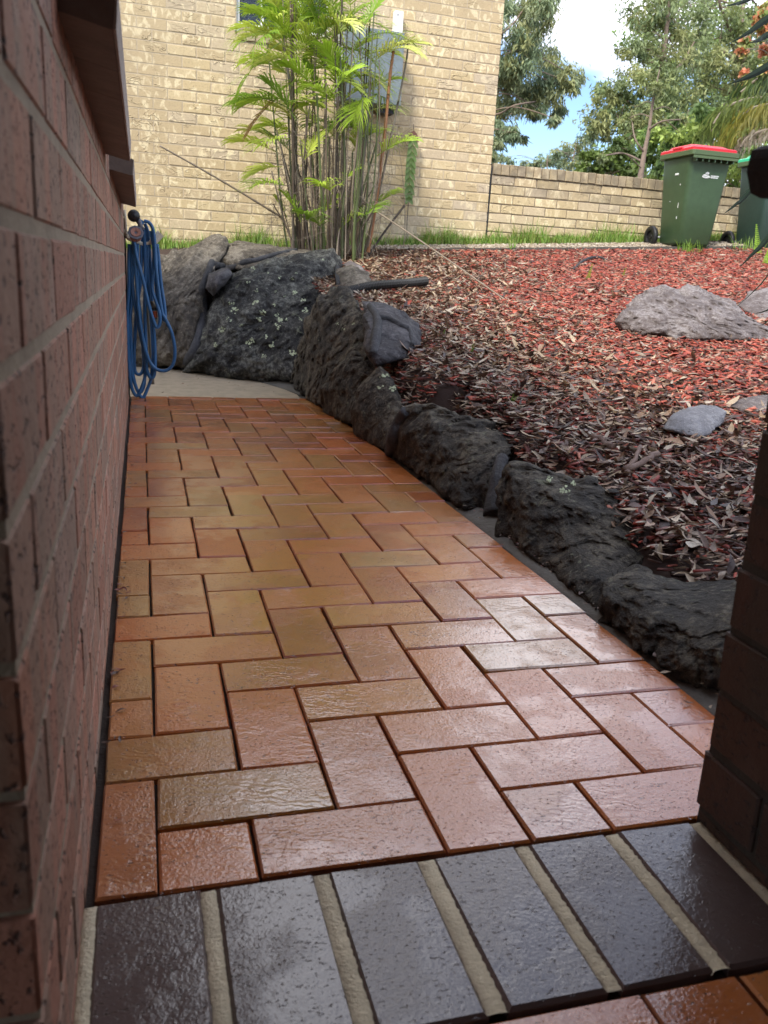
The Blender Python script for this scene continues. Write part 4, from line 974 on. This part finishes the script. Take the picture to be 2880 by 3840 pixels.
# trailing vine on the wall
vine = tag(empty('trailing_vine', (2.35, 7.0, 1.8)), 'thin vine with paired green leaves hanging on the house wall', 'vine')
vp = spline([at_y(893, 268, 7.09), at_y(894, 290, 7.09), at_y(890, 320, 7.08), at_y(886, 360, 7.09), at_y(884, 400, 7.1), at_y(882, 440, 7.11), at_y(879, 490, 7.11), at_y(880, 530, 7.1)], 8)
child(MB().tube(vp, .0035, 5), 'stem', MT['timber'], vine)
def flat_leaf(p, d, l_, w, col, parent):
    d = Vector(d).normalized(); n_ = Vector((0, -1, .3)).normalized(); s_ = d.cross(n_).normalized(); V_ = []
    for t, ww in ((0, .05), (.25, .8), (.5, 1), (.8, .6), (1, .05)):
        c = p + d * l_ * t - n_ * (.012 * math.sin(t * 3)); V_ += [c - s_ * w * ww + n_ * .006 * ww, c, c + s_ * w * ww + n_ * .006 * ww]
    F_ = [[i * 3 + j, i * 3 + j + 1, i * 3 + j + 4, i * 3 + j + 3] for i in range(4) for j in range(2)]
    o = link('leaf', np_mesh('leaf', np.array([tuple(v) for v in V_]), np.array(F_), MT['green'], np.tile([*col, 1], (15, 1)), True), parent); o.matrix_parent_inverse = Matrix.Translation(-parent.location)
for i, (u, v) in enumerate([(894, 282), (893, 296), (891, 312), (889, 326), (888, 340), (887, 352), (886, 366), (885, 382), (885, 398), (884, 412), (884, 424)]):
    p = at_y(u, v, 7.07); c = (.20, .10, .07) if i == 0 else ((.13, .20, .05) if i < 3 else (.13, .22, .05))
    l_ = .11 if i < 9 else .08
    flat_leaf(p, (-.45, -.1, -1), l_, .020, c, vine); flat_leaf(p, (.5, -.1, -1), l_, .020, c, vine)

# ------------------------------------------------------------------ wheelie bins
def bin_(x0, y0, gz, label, body, lidm, rimm, logo=True):
    """x0,y0 = left front top corner; front looks to -y"""
    t = tag(empty('wheelie_bin', (x0 + .24, y0 + .28, gz)), label, 'bin', 'wheelie bins by the low wall')
    H = .845; W_, D_ = .455, .49
    cx = W_ / 2
    def ring(z, w, yf, yb, r=.045, n=5):
        pts = []
        for (sx, sy, a0) in ((1, -1, -90), (1, 1, 0), (-1, 1, 90), (-1, -1, 180)):
            for k in range(n):
                a = math.radians(a0 + 90 * k / (n - 1)); ccx = sx * (w / 2 - r); ccy = (yf + r) if sy < 0 else (yb - r)
                pts.append((cx + ccx + r * math.cos(a), ccy + r * math.sin(a), z))
        return pts
    def loft(secs, close=True):
        v = [p for s_ in secs for p in s_]; n_ = len(secs[0]); f = [[i * n_ + k, i * n_ + (k + 1) % n_, (i + 1) * n_ + (k + 1) % n_, (i + 1) * n_ + k] for i in range(len(secs) - 1) for k in range(n_)]
        if close: f += [list(range(n_))[::-1], [(len(secs) - 1) * n_ + k for k in range(n_)]]
        return MB().add(v, f)
    wb, yf = .345, .085
    secs = [ring(.02, wb - .02, yf + .02, D_ - .05), ring(.05, wb, yf, D_ - .03), ring(.40, wb + (W_ - wb) * .42, yf * .6, D_ - .02), ring(.68, wb + (W_ - wb) * .78, yf * .32, D_ - .01), ring(.70, wb + (W_ - wb) * .82, yf * .30, D_ - .01), ring(H - .06, W_ - .015, .012, D_), ring(H, W_, .0, D_)]
    bo = loft(secs).obj('body', body, t, True, (-cx - .0, -.28, 0)); me = bo.data
    bo.data.polygons.foreach_get
    rimo = loft([ring(H - .035, W_ + .05, -.045, D_ + .01, .03), ring(H - .03, W_ + .056, -.05, D_ + .012, .03), ring(H + .008, W_ + .056, -.05, D_ + .012, .03), ring(H + .012, W_ + .04, -.04, D_ + .005, .03)]).obj('rim', rimm, t, False, (-cx, -.28, 0))
    # front comb skirt under the rim
    comb = MB(); 
    for k in range(7):
        xx = .03 + k * (W_ - .06) / 6; MB().box((xx - .005, -.04, H - .085), (xx + .005, .02, H - .036)).obj('comb_rib', body, t, False, (-cx, -.28, 0))
    MB().box((-.012, -.049, H - .060), (W_ + .012, -.041, H - .037)).obj('front_lip', rimm, t, False, (-cx, -.28, 0))
    z = H + .013
    lid = loft([ring(z, W_ + .03, -.03, D_ + .035, .03), ring(z + .022, W_ + .028, -.03, D_ + .035, .03), ring(z + .03, W_ + .01, -.01, D_ + .02, .03), ring(z + .036, W_ - .06, .03, D_ - .02, .03), ring(z + .062, W_ - .10, .10, D_ - .05, .03), ring(z + .066, W_ - .16, .13, D_ - .08, .03)]).obj('lid', lidm, t, False, (-cx, -.28, 0))
    MB().box((-.018, .16, z + .024), (.03, .30, z + .036)).obj('lid_grip', lidm, lid, False, (0, 0, 0))
    MB().tube([(.03, D_ + .05, H + .0), (W_ - .03, D_ + .05, H + .0)], .012, 8).box((.03, D_ + .0, H - .03), (.05, D_ + .05, H + .008)).box((W_ - .05, D_, H - .03), (W_ - .03, D_ + .05, H + .008)).obj('handle', body, t, False, (-cx, -.28, 0))
    for xx, sg in ((-.035, -1), (W_ + .035 - .0, 1)):
        w = MB(); o_ = (xx - .022, D_ - .035, .10)
        w.lathe([(.058, .004), (.070, 0), (.098, .003), (.103, .012), (.103, .034), (.098, .042), (.070, .045), (.058, .041), (.058, .004)], o_, (1, 0, 0), 28)
        wo = w.obj('wheel', MT['black'], t, True, (-cx, -.28, 0))
        MB().lathe([(0, .016), (.02, .012), (.022, .018), (.056, .020), (.058, .008), (.060, .008), (.060, .038), (0, .036)], o_, (1, 0, 0), 20).obj('hub', MT['black'], wo, False)
    MB().tube([(-.03, D_ - .035, .10), (W_ + .03, D_ - .035, .10)], .010, 8).obj('axle', MT['galv2'], t, False, (-cx, -.28, 0))
    if logo:
        def yface(z_):  # front face y at height z
            if z_ > .70: tt = (z_ - .70) / (H - .06 - .70); return .0255 + (.012 - .0255) * tt
            tt = (z_ - .40) / .28; return .051 + (.0272 - .051) * tt
        zc = .64; lg = MB()
        def ell(cx_, cz_, rx, rz, n=16, top=1):
            P = [(cx_ + rx * math.cos(2 * math.pi * k / n), yface(cz_) - .003, cz_ + rz * math.sin(2 * math.pi * k / n)) for k in range(n)]
            P = [(a, yface(c) - .003, c) for a, b, c in P]; lg.add(P, [list(range(n))])
        lx = .20
        ell(lx, zc, .043, .013); ell(lx - .012, zc + .010, .022, .010)
        for q in ((-.012, .030), (.002, .036), (.012, .032), (.006, .024)): ell(lx + q[0] + .008, zc + q[1], .009, .006, 8)
        for r_ in range(2):
            xx = lx + .05; zz = zc + .010 - r_ * .014
            for k in range(9 if r_ == 0 else 8):
                wq = .0065 + .003 * ((k * 7 + r_) % 3) / 2
                P = [(xx, zz - .0045), (xx + wq, zz - .0045), (xx + wq, zz + .0045), (xx, zz + .0045)]
                lg.add([(a, yface(c) - .003, c) for a, c in P], [[0, 1, 2, 3]]); xx += wq + .0018
        lg.obj('council_logo', MT['white'], t, False, (-cx, -.28, 0))
        wl = MB(); P = [(lx - .03 + .06 * k / 12, zc - .001 + .0035 * math.sin(k * 1.05)) for k in range(13)]
        wl.add([(a, yface(c) - .005, c + q) for a, c in P for q in (-.0012, .0012)], [[2 * k, 2 * k + 2, 2 * k + 3, 2 * k + 1] for k in range(12)])
        wl.obj('logo_wave', body, t, False, (-cx, -.28, 0))
        nb = MB()
        def xface(z_): return cx - (wb + (W_ - wb) * (.42 + .36 * (z_ - .4) / .28 if z_ < .68 else .82)) / 2
        for k in range(4):
            nb.box((xface(.665) - .004, .235 - k * .014, .655), (xface(.665) + .002, .245 - k * .014, .672))
        for (yy, z_, h_) in ((.16, .36, .05), (.17, .26, .025), (.30, .42, .008), (.15, .56, .014)):
            nb.box((xface(max(z_, .4)) - .003 + (.4 - min(z_, .4)) * .06 + .0, yy, z_), (xface(max(z_, .4)) + .02, yy + .006, z_ + h_))
        nb.obj('side_print', MT['white'], t, False, (-cx, -.28, 0))
    for o in t.children:
        for p in o.data.polygons: pass
    return t
b1 = bin_(4.90, 6.44, 1.075, 'dark green wheelie bin with a bright red lid', MT['bin'], MT['redlid'], MT['rim'])
b2 = bin_(5.80, 6.46, 1.085, 'dark green wheelie bin with a teal lid, cut by the right edge of the picture', MT['bin2'], MT['teallid'], MT['rim'], False)

# ------------------------------------------------------------------ garden hose on its hook
hk = tag(empty('hose_hook', (-.05, 3.58, .82)), 'cream plastic hose hanger fixed to the end of the red wall', 'hose hanger')
yh = 3.60
def hp(x, y, dy=0): return at_y(420 / KD + x / 2.603 / KD, 700 / KD + y / 2.603 / KD, yh + dy)   # from the enlarged view of the hose
child(MB().tube(spline([hp(118, 225), hp(128, 300), hp(135, 400), hp(150, 500)], 5), [.006] * 16, 8), 'backplate', MT['creamp'], hk)
child(MB().tube([hp(380, 560, .03), hp(475, 455, .03)], .020, 10), 'arm', MT['creamp'], hk)
child(MB().tube([hp(110, 420, .03), hp(160, 500, .02), hp(300, 560, .03), hp(400, 540, .03)], .012, 8), 'cradle', MT['creamp'], hk)
hose = tag(empty('garden_hose', (0, 3.6, .5)), 'blue garden hose hanging in loose coils at the end of the red wall', 'garden hose')
loops = [
 [(300, 330, 0), (250, 420, 0), (205, 560, 0), (195, 800, .0), (205, 1000, 0), (240, 1250, .0), (290, 1500, 0), (330, 1700, 0), (345, 1800, 0), (380, 1870, 0), (415, 1820, 0), (420, 1600, .02), (400, 1300, .03), (380, 1000, .04), (370, 700, .04), (350, 450, .02), (320, 360, .01)],
 [(310, 335, -.01), (360, 350, -.01), (400, 420, -.01), (420, 600, -.01), (430, 800, -.02), (460, 1050, -.02), (490, 1230, -.02), (520, 1290, -.02), (580, 1420, -.02), (612, 1580, -.02), (600, 1720, -.02), (540, 1790, -.02), (450, 1790, -.02), (380, 1730, -.02), (335, 1620, -.02), (300, 1480, -.02), (265, 1250, -.02), (245, 1000, -.02), (225, 700, -.02), (215, 560, -.02), (240, 440, -.02), (300, 340, -.01)],
 [(220, 560, -.03), (240, 680, -.03), (300, 900, -.03), (350, 1120, -.03), (400, 1290, -.03), (435, 1370, -.03), (465, 1340, -.03), (465, 1240, -.03), (430, 1120, -.02), (395, 1010, -.01), (400, 850, 0), (410, 620, 0), (380, 430, 0)],
 [(170, 560, 0), (165, 750, 0), (165, 1000, 0), (150, 1250, 0), (150, 1500, 0), (165, 1750, 0), (190, 1950, 0), (240, 2040, 0), (290, 1960, 0), (330, 1800, 0.02), (330, 1500, .02), (320, 1200, .02), (325, 900, .02), (320, 600, .02), (310, 400, .02)],
 [(190, 580, .01), (200, 850, .01), (190, 1150, .01), (160, 1400, .01), (165, 1650, .01), (200, 1850, .01), (250, 1990, .01), (300, 2060, .01), (350, 1960, .02), (385, 1850, .02), (400, 1650, .03), (390, 1400, .03), (365, 1100, .03), (345, 800, .03), (345, 560, .03), (330, 420, .02)],
 [(250, 560, .02), (250, 800, .02), (255, 1050, .02), (280, 1300, .02), (300, 1550, .02), (310, 1750, .03), (275, 1830, .03), (225, 1800, .03), (215, 1650, .03), (225, 1450, .03), (240, 1200, .03), (280, 900, .03), (290, 560, .03), (300, 420, .02)],
 [(440, 560, .02), (460, 750, .02), (480, 950, .02), (510, 1150, .01), (520, 1290, .0), (500, 1290, 0), (450, 1130, 0), (430, 900, .01), (440, 650, .02)],
 [(180, 600, .02), (180, 900, .02), (175, 1200, .02), (185, 1500, .02), (200, 1800, .02), (255, 2000, .02), (310, 1950, .03), (330, 1700, .03)],
]
for lp in loops:
    child(MB().tube(spline([hp(a, b, c) for a, b, c in lp], 8), .0088, 9), 'hose_coil', MT['hose'], hose, True)
nz_ = tag(empty('hose_nozzle', (0, 3.5, .85)), 'black hose fitting with a round faded orange nozzle on top of the coils', 'nozzle')
child(MB().lathe([(0, -.026), (.018, -.022), (.028, -.008), (.029, .008), (.018, .024), (0, .027)], hp(212, 285, -.06), (0.2, -1, .1), 16), 'knob', MT['black'], nz_, True)
child(MB().tube([hp(250, 320, -.05), hp(275, 370, -.06), hp(290, 420, -.07)], [.014, .011, .015], 10), 'coupling', MT['grey_plastic'], nz_, True)
cc = hp(232, 452, -.10)
ax = Vector((.05, -1, .62)).normalized()
child(MB().lathe([(.036, -.004), (.038, .0), (.038, .006), (.027, .007), (.026, .003), (.0, .003)], cc, ax, 8), 'collar', MT['grey_plastic'], nz_)
child(MB().lathe([(.0, -.001), (.024, .0045), (.024, .009), (.010, .007), (.006, .002), (0, .002)], cc, ax, 20), 'face', MT['terra'], nz_)
child(MB().lathe([(.030, 0), (.031, .012), (.028, .030), (.02, .034), (0, .034)], cc - ax * .004, -ax, 14), 'base_ring', MT['terra'], nz_)
tp_ = tag(empty('garden_tap', (.05, 3.7, .55)), 'aged brass tap with an orange hose connector half hidden by the blue hose', 'tap')
child(MB().tube(spline([hp(335, 1000, .08), hp(345, 1060, .07), hp(375, 1130, .03), hp(400, 1140, .02), hp(415, 1190, .0)], 5), .010, 9), 'spout', MT['brass'], tp_, True)
child(MB().lathe([(.0, 0), (.015, 0), (.015, .012), (0, .012)], hp(415, 1185, 0), (0, 0, -1), 12), 'collar', MT['black'], tp_)
child(MB().lathe([(.0, 0), (.0135, 0), (.0135, .026), (.011, .032), (0, .032)], hp(415, 1215, 0), (0, 0, -1), 12), 'connector', MT['orange'], tp_)
child(MB().tube([hp(330, 980, .08), at_y(330, 830, 3.68)], .009, 8), 'riser', MT['brass'], tp_)

# ------------------------------------------------------------------ spiky dark leaves at the right edge
yu = tag(empty('spiky_plant', (1.6, .9, .9)), 'dark sword shaped leaves reaching in from the right edge of the picture', 'plant')
MT['sword'] = m_plain('dark_sword_leaf', (.010, .022, .008), .7, .2, 40, .3); MT['sword'].node_tree.nodes['Principled BSDF'].inputs['Specular IOR Level'].default_value = .15
def sword(pts, ys, w):
    P = spline([at_y(u, v, y) for (u, v), y in zip(pts, ys)], 6); n = len(P); V_ = []; F_ = []; w *= .55
    for i, p in enumerate(P):
        t = i / (n - 1); d = (P[min(i + 1, n - 1)] - P[max(i - 1, 0)]).normalized(); s_ = d.cross(Vector((.3, 1, .25))).normalized(); ww = w * math.sin(min(1, (t) * 1.1) * math.pi / 2) * .5 + .0004
        u_ = d.cross(s_); V_ += [p - s_ * ww, p + u_ * ww * .35, p + s_ * ww, p - u_ * ww * .05]
    for i in range(n - 1):
        for k in range(4): F_.append([i * 4 + k, i * 4 + (k + 1) % 4, i * 4 + 4 + (k + 1) % 4, i * 4 + 4 + k])
    child(MB().add(V_, F_), 'leaf', MT['sword'], yu, False)
hub = (1900, 60)
for pts, w in [([(1578, 93), (1620, 68), (1662, 38), (1800, -40)], .042), ([(1620, 93), (1640, 86), (1665, 72), (1800, 10)], .035), ([(1576, 181), (1615, 166), (1662, 141), (1800, 60)], .046), ([(1562, 463), (1590, 441), (1620, 412), (1760, 250)], .034),
               ([(1597, 578), (1625, 549), (1662, 510), (1780, 360)], .040), ([(1563, 14), (1590, 8), (1615, 0), (1760, -60)], .020), ([(1588, 666), (1625, 632), (1662, 590), (1770, 440)], .011), ([(1640, 704), (1662, 690), (1760, 600)], .012), ([(1632, 677), (1662, 668), (1760, 620)], .012)]:
    sword(pts, [1.35, 1.42, 1.5, 1.75][:len(pts)], w)
child(MB().tube([on_ground(1659, 900) + Vector((1.0, .2, -.1)), at_y(1830, 150, 1.75)], .04, 10), 'trunk', MT['bark'], yu, True)

# ------------------------------------------------------------------ trees beyond the wall
tr = random.Random(3)
def foliage(clusters, cols, ll, lw, droop, parent, name='crown', seed=0, per=1.0):
    r = np.random.default_rng(seed); Vs = []; Ts = []
    for (c, rx, rz, n) in clusters:
        n = int(n * per)
        # sub clumps inside a cluster
        m_ = max(6, int(n / 110)); sc = r.normal(0, 1, (m_, 3)); sc /= np.linalg.norm(sc, axis=1)[:, None] + 1e-6; sc *= r.uniform(.25, 1, (m_, 1)) ** .6
        sc = sc * np.array([rx, rx, rz]) + np.array(c)
        own = r.integers(0, m_, n); sz = r.uniform(.16, .34, m_)[own][:, None] * rx
        p = sc[own] + r.normal(0, 1, (n, 3)) * sz * np.array([1, 1, .75])
        p[:, 2] -= np.abs(r.normal(0, 1, n)) * droop * rx * .3
        az = r.uniform(0, 2 * np.pi, n); dn = r.uniform(-1.4, .3 - droop, n)
        d = np.stack([np.cos(az) * np.cos(dn), np.sin(az) * np.cos(dn), np.sin(dn)], 1); s_ = np.cross(d, r.normal(0, 1, (n, 3))); s_ /= np.linalg.norm(s_, axis=1)[:, None] + 1e-6
        L_ = ll * r.uniform(.6, 1.3, (n, 1)); w = lw * r.uniform(.6, 1.2, (n, 1))
        q = np.stack([p, p + d * L_ * .5 + s_ * w, p + d * L_, p + d * L_ * .5 - s_ * w], 1); Vs.append(q.reshape(-1, 3))
        base = np.array(cols)[r.integers(0, len(cols), m_)][own] * r.uniform(.75, 1.25, (n, 1)); Ts.append(np.repeat(np.c_[base, np.ones(n)], 4, 0))
    V_ = np.concatenate(Vs); T_ = np.concatenate(Ts); F_ = np.arange(len(V_)).reshape(-1, 4)
    o = link(name, np_mesh(name, V_, F_, MT['treeleaf'], T_), parent); o.matrix_parent_inverse = Matrix.Translation(-parent.location); return o
def tree(label, y, trunk, limbs, cl, cols, r0=.25, ll=.16, lw=.022, droop=.3, seed=0, group='gum trees beyond the low wall', name='gum_tree', bark='bark', per=1.0):
    ll *= .92; lw *= 1.05; per *= 2.6; r0 *= .8; cols = [(c[0] * 2.5, c[1] * 2.45, c[2] * 1.9) for c in cols] if name == 'gum_tree' else cols
    b = at_y(trunk[0][0], trunk[0][1], y); g_ = Vector((b.x, b.y, 1.0)); t = tag(empty(name, g_), label, 'tree', group)
    P = [at_y(u, v, y) for u, v in trunk]
    if P[0].z > 1.0: P = [Vector((P[0].x, y, .95))] + P
    P = spline(P, 5); n = len(P)
    child(MB().tube(P, [r0 * (1 - .93 * i / n) for i in range(n)], 10), 'trunk', MT[bark], t, True)
    lm = MB()
    top = P
    for (u0, v0), pts in limbs:
        q = [at_y(u0, v0, y)] + [at_y(u, v, y + random.uniform(-.6, .6)) for u, v in pts]; q = spline(q, 4); child(MB().tube(q, [max(.012, r0 * .27 * (1 - .85 * i / len(q))) for i in range(len(q))], 7), 'limb', MT[bark], t, True)
    cls = []
    for c in cl:
        u, v, rp = c[:3]; dy = c[3] if len(c) > 3 else random.uniform(-1, 1); yy = y + dy; cc = at_y(u, v, yy); k = (yy + .95) / FPX * KD / .93; R = rp * k * (1.22 if name == 'gum_tree' and y > 20 else 1.05)
        cls.append((tuple(cc), R, R * .8, 5.2 * rp * (1.0)))
        # little branch feeding the cluster
        j = min(range(n), key=lambda i: (P[i] - cc).length + (3 if P[i].z > cc.z else 0))
        a = P[j]; mid = a.lerp(cc, .5) + Vector((0, 0, .12 * (cc - a).length)); q = spline([a, mid, cc], 5)
        lm.tube(q, [max(.008, r0 * .16 * (1 - .8 * i / len(q))) for i in range(len(q))], 5)
        for _ in range(4):
            e = cc + Vector((tr.gauss(0, .5), tr.gauss(0, .5), tr.gauss(0, .4))) * R; lm.tube([cc, cc.lerp(e, .5) + Vector((0, 0, .05 * R)), e], [r0 * .05, r0 * .04, .006], 4)
    kind(child(lm, 'branches', MT[bark], t, True), 'stuff')
    foliage(cls, cols, ll, lw, droop, t, seed=seed, per=per)
    return t
OL = [(.075, .085, .04), (.085, .11, .055), (.11, .13, .06), (.065, .09, .05), (.14, .15, .075), (.10, .125, .07)]
GR = [(.07, .11, .035), (.10, .15, .045), (.05, .08, .03), (.13, .17, .05)]
BG = [(.13, .14, .075), (.085, .115, .080), (.11, .14, .095), (.06, .085, .06), (.13, .15, .10)]
YG = [(.16, .20, .05), (.20, .24, .06), (.12, .16, .04)]
tree('tall drooping gum tree showing right beside the corner of the house', 12.5, [(1000, 560), (1010, 300), (1030, 100), (1040, -80)], [((1012, 260), [(1080, 245), (1110, 228), (1165, 218)]), ((1030, 100), [(1100, 60), (1150, -10)])],
     [(1110, 10, 42), (1165, -15, 36), (1140, 60, 38), (1090, 70, 40), (1120, 110, 38), (1085, 150, 34), (1175, 20, 22), (1190, 130, 34), (1225, 155, 26), (1200, 180, 30), (1150, 175, 34), (1110, 200, 34), (1160, 212, 24), (1085, 215, 26), (1205, 235, 14), (1198, 255, 9), (1165, 235, 16), (1085, 265, 22), (1105, 285, 16), (1130, 295, 7), (1080, 305, 12), (1060, 330, 10), (1235, 180, 14)],
     BG, .10, .12, .012, .75, 1, per=2.4)
tree('tall gum with layered olive crown rising behind the wall', 27, [(1400, 560), (1385, 380), (1400, 280), (1425, 180), (1440, 60), (1450, -60)], [((1400, 280), [(1370, 240), (1330, 200)]), ((1425, 180), [(1470, 140), (1500, 90)])],
     [(1400, 20, 38), (1380, 70, 34), (1365, 105, 22), (1430, -10, 40), (1450, 40, 42), (1480, 90, 40), (1440, 110, 42), (1400, 140, 42), (1370, 175, 36), (1330, 180, 30), (1345, 215, 34), (1310, 215, 22), (1400, 200, 44), (1450, 180, 44), (1390, 250, 44), (1340, 260, 40), (1300, 255, 28), (1430, 250, 40), (1470, 220, 40), (1285, 285, 22)],
     OL, .34, .22, .030, .35, 2, per=1.5)
tree('big pale trunked gum with forked limbs at the upper right', 31, [(1600, 560), (1600, 300), (1597, 150), (1600, 60), (1612, -40)], [((1597, 150), [(1575, 60), (1555, 10), (1550, -40)]), ((1600, 110), [(1640, 40), (1670, -30)]), ((1597, 150), [(1560, 110), (1520, 130)])],
     [(1530, 20, 44), (1490, 10, 46), (1560, 60, 36), (1520, 90, 44), (1560, 130, 40), (1600, 140, 42), (1640, 110, 42), (1680, 80, 40), (1500, 150, 46), (1545, 190, 46), (1600, 200, 46), (1650, 180, 46), (1640, 230, 44), (1580, 250, 46), (1520, 240, 46), (1655, 60, 26), (1640, 20, 18)],
     OL, .45, .24, .033, .3, 3, per=1.35)
tree('mid height green tree filling the space left of the red lid', 22, [(1500, 560), (1500, 330), (1510, 240)], [((1500, 330), [(1470, 290), (1440, 260)]), ((1500, 300), [(1540, 250), (1570, 220)])],
     [(1470, 290, 38), (1510, 260, 40), (1440, 310, 34), (1545, 280, 40), (1590, 290, 38), (1480, 330, 34), (1420, 330, 34), (1420, 290, 30), (1630, 290, 36), (1540, 330, 34), (1450, 350, 28), (1600, 330, 30)],
     GR, .2, .2, .04, .2, 4, per=1.5)
tree('slim pink barked gum whose bare trunk stands above the low wall', 17, [(1378, 420), (1383, 385), (1392, 330), (1402, 280), (1412, 210), (1425, 150)], [((1392, 330), [(1372, 300), (1365, 260)]), ((1402, 280), [(1430, 262), (1470, 258)]), ((1390, 350), [(1350, 332), (1310, 335)])],
     [(1420, 190, 18), (1380, 230, 16), (1465, 250, 14), (1360, 255, 14), (1300, 338, 8)], OL, .115, .12, .02, .3, 5, per=1.4)
tree('rounded bright green bushy tree just over the low wall', 20, [(1310, 420), (1310, 370), (1320, 340)], [],
     [(1265, 365, 20), (1290, 350, 26), (1320, 340, 28), (1350, 350, 26), (1300, 372, 26), (1335, 372, 26), (1275, 335, 14), (1365, 372, 20), (1340, 320, 22)], [(.10, .15, .03), (.14, .20, .04), (.08, .12, .03)], .12, .11, .05, .1, 6, group='gum trees beyond the low wall', name='bushy_tree', per=2.2)
tree('thin crowned distant gum left of the rounded bushy tree', 34, [(1238, 420), (1238, 350), (1245, 310)], [((1238, 350), [(1220, 330), (1200, 322)])],
     [(1235, 315, 18), (1255, 330, 16), (1215, 335, 15), (1245, 350, 18), (1200, 330, 9), (1270, 300, 18), (1290, 285, 18), (1262, 350, 14)], BG, .1, .22, .03, .2, 7, per=1.6)
tree('sparse distant gum directly above the coping of the low wall', 38, [(1180, 420), (1182, 350), (1185, 335)], [],
     [(1182, 345, 13), (1200, 350, 11), (1165, 352, 10), (1150, 355, 7), (1212, 352, 9), (1135, 352, 7), (1080, 342, 9), (1100, 345, 8), (1065, 345, 8)], BG, .08, .22, .03, .2, 8, per=1.6)
tree('dark leaved gum closing the gap behind the bins', 24, [(1620, 560), (1625, 400), (1625, 330)], [((1625, 400), [(1600, 360), (1590, 330)])],
     [(1600, 350, 34), (1640, 350, 36), (1580, 380, 30), (1620, 395, 34), (1560, 350, 30), (1660, 380, 30), (1440, 385, 26), (1480, 378, 26), (1400, 380, 22), (1520, 375, 26), (1610, 430, 26)], GR, .2, .2, .035, .3, 9, per=1.4)
tree('tree with orange new leaves cut by the upper right edge', 14, [(1700, 560), (1700, 300), (1690, 100), (1680, -20)], [((1690, 100), [(1660, 60), (1640, 40)])],
     [(1650, 22, 14), (1645, 42, 14), (1655, 55, 14), (1612, 88, 9), (1652, 105, 10), (1605, 115, 8), (1650, 150, 10), (1612, 158, 8), (1610, 175, 9), (1652, 165, 8), (1650, 208, 8), (1600, 106, 7), (1660, 10, 16)], [(.60, .20, .10), (.55, .28, .10), (.34, .34, .10), (.60, .24, .12), (.25, .32, .09)], .08, .10, .04, .1, 10, group=None, name='orange_leaf_tree', per=.75)
tree('broad distant gum closing the skyline at the upper right', 44, [(1540, 560), (1540, 300), (1530, 100)], [],
     [(1400, 60, 40), (1440, 130, 44), (1500, 60, 50), (1560, 20, 44), (1600, 100, 50), (1540, 160, 54), (1480, 210, 50), (1420, 250, 44), (1600, 220, 54), (1650, 300, 50), (1540, 290, 54), (1460, 320, 48), (1660, 150, 44), (1380, 300, 36), (1340, 240, 30), (1360, 330, 30)], GR, .2, .34, .07, .2, 12, per=.9)
# weeping palm fronds at the right
wp = tag(empty('weeping_palm', at_y(1720, 400, 13)), 'weeping yellow green palm fronds hanging above the bins', 'palm')
def weep(pts, y, L_, cols, n=240):
    P = spline([at_y(u, v, y) for u, v in pts], 10); V_ = []; T_ = []
    for i in range(n):
        t = i / n; k = t * (len(P) - 1); a = P[int(k)].lerp(P[min(int(k) + 1, len(P) - 1)], k % 1) + Vector((tr.gauss(0, .05), tr.gauss(0, .15), tr.gauss(0, .04)))
        l_ = L_ * tr.uniform(.5, 1.1) * (1 - .45 * t); d = Vector((-.28 + tr.gauss(0, .12), tr.gauss(0, .15), -1)).normalized(); w = Vector((.016, .004, 0))
        m_ = a + d * l_ * .5 + Vector((-.03, 0, .03)); e = a + d * l_; c = Vector(tr.choice(cols)) * tr.uniform(.75, 1.2)
        V_ += [a - w, a + w, m_ + w, m_ - w, m_ - w, m_ + w, e + w * .2, e - w * .2]; T_ += [[*c, 1]] * 8
    V_ = np.array([tuple(v) for v in V_]); o = link('frond', np_mesh('frond', V_, np.arange(len(V_)).reshape(-1, 4), MT['green'], np.array(T_)), wp); kind(o, 'stuff'); o.matrix_parent_inverse = Matrix.Translation(-wp.location)
    child(MB().tube(P, .02, 5), 'rachis', MT['cane'], wp)
weep([(1700, 205), (1655, 210), (1610, 215), (1570, 232), (1545, 262), (1537, 285)], 13, .55, YG)
weep([(1710, 225), (1670, 225), (1630, 232), (1600, 252), (1583, 282), (1578, 300)], 12.6, .60, [(.28, .26, .05), (.34, .30, .06), (.22, .24, .05)])
weep([(1720, 265), (1680, 275), (1640, 285), (1612, 300), (1600, 318)], 12.3, .3, [(.30, .24, .16), (.36, .30, .20)], 160)
weep([(1700, 150), (1660, 160), (1630, 175), (1600, 200)], 13.4, .7, GR + YG, 240)
child(MB().tube([Vector((wp.location.x, wp.location.y, 1)), at_y(1715, 200, 13)], .12, 10), 'trunk', MT['bark'], wp, True)
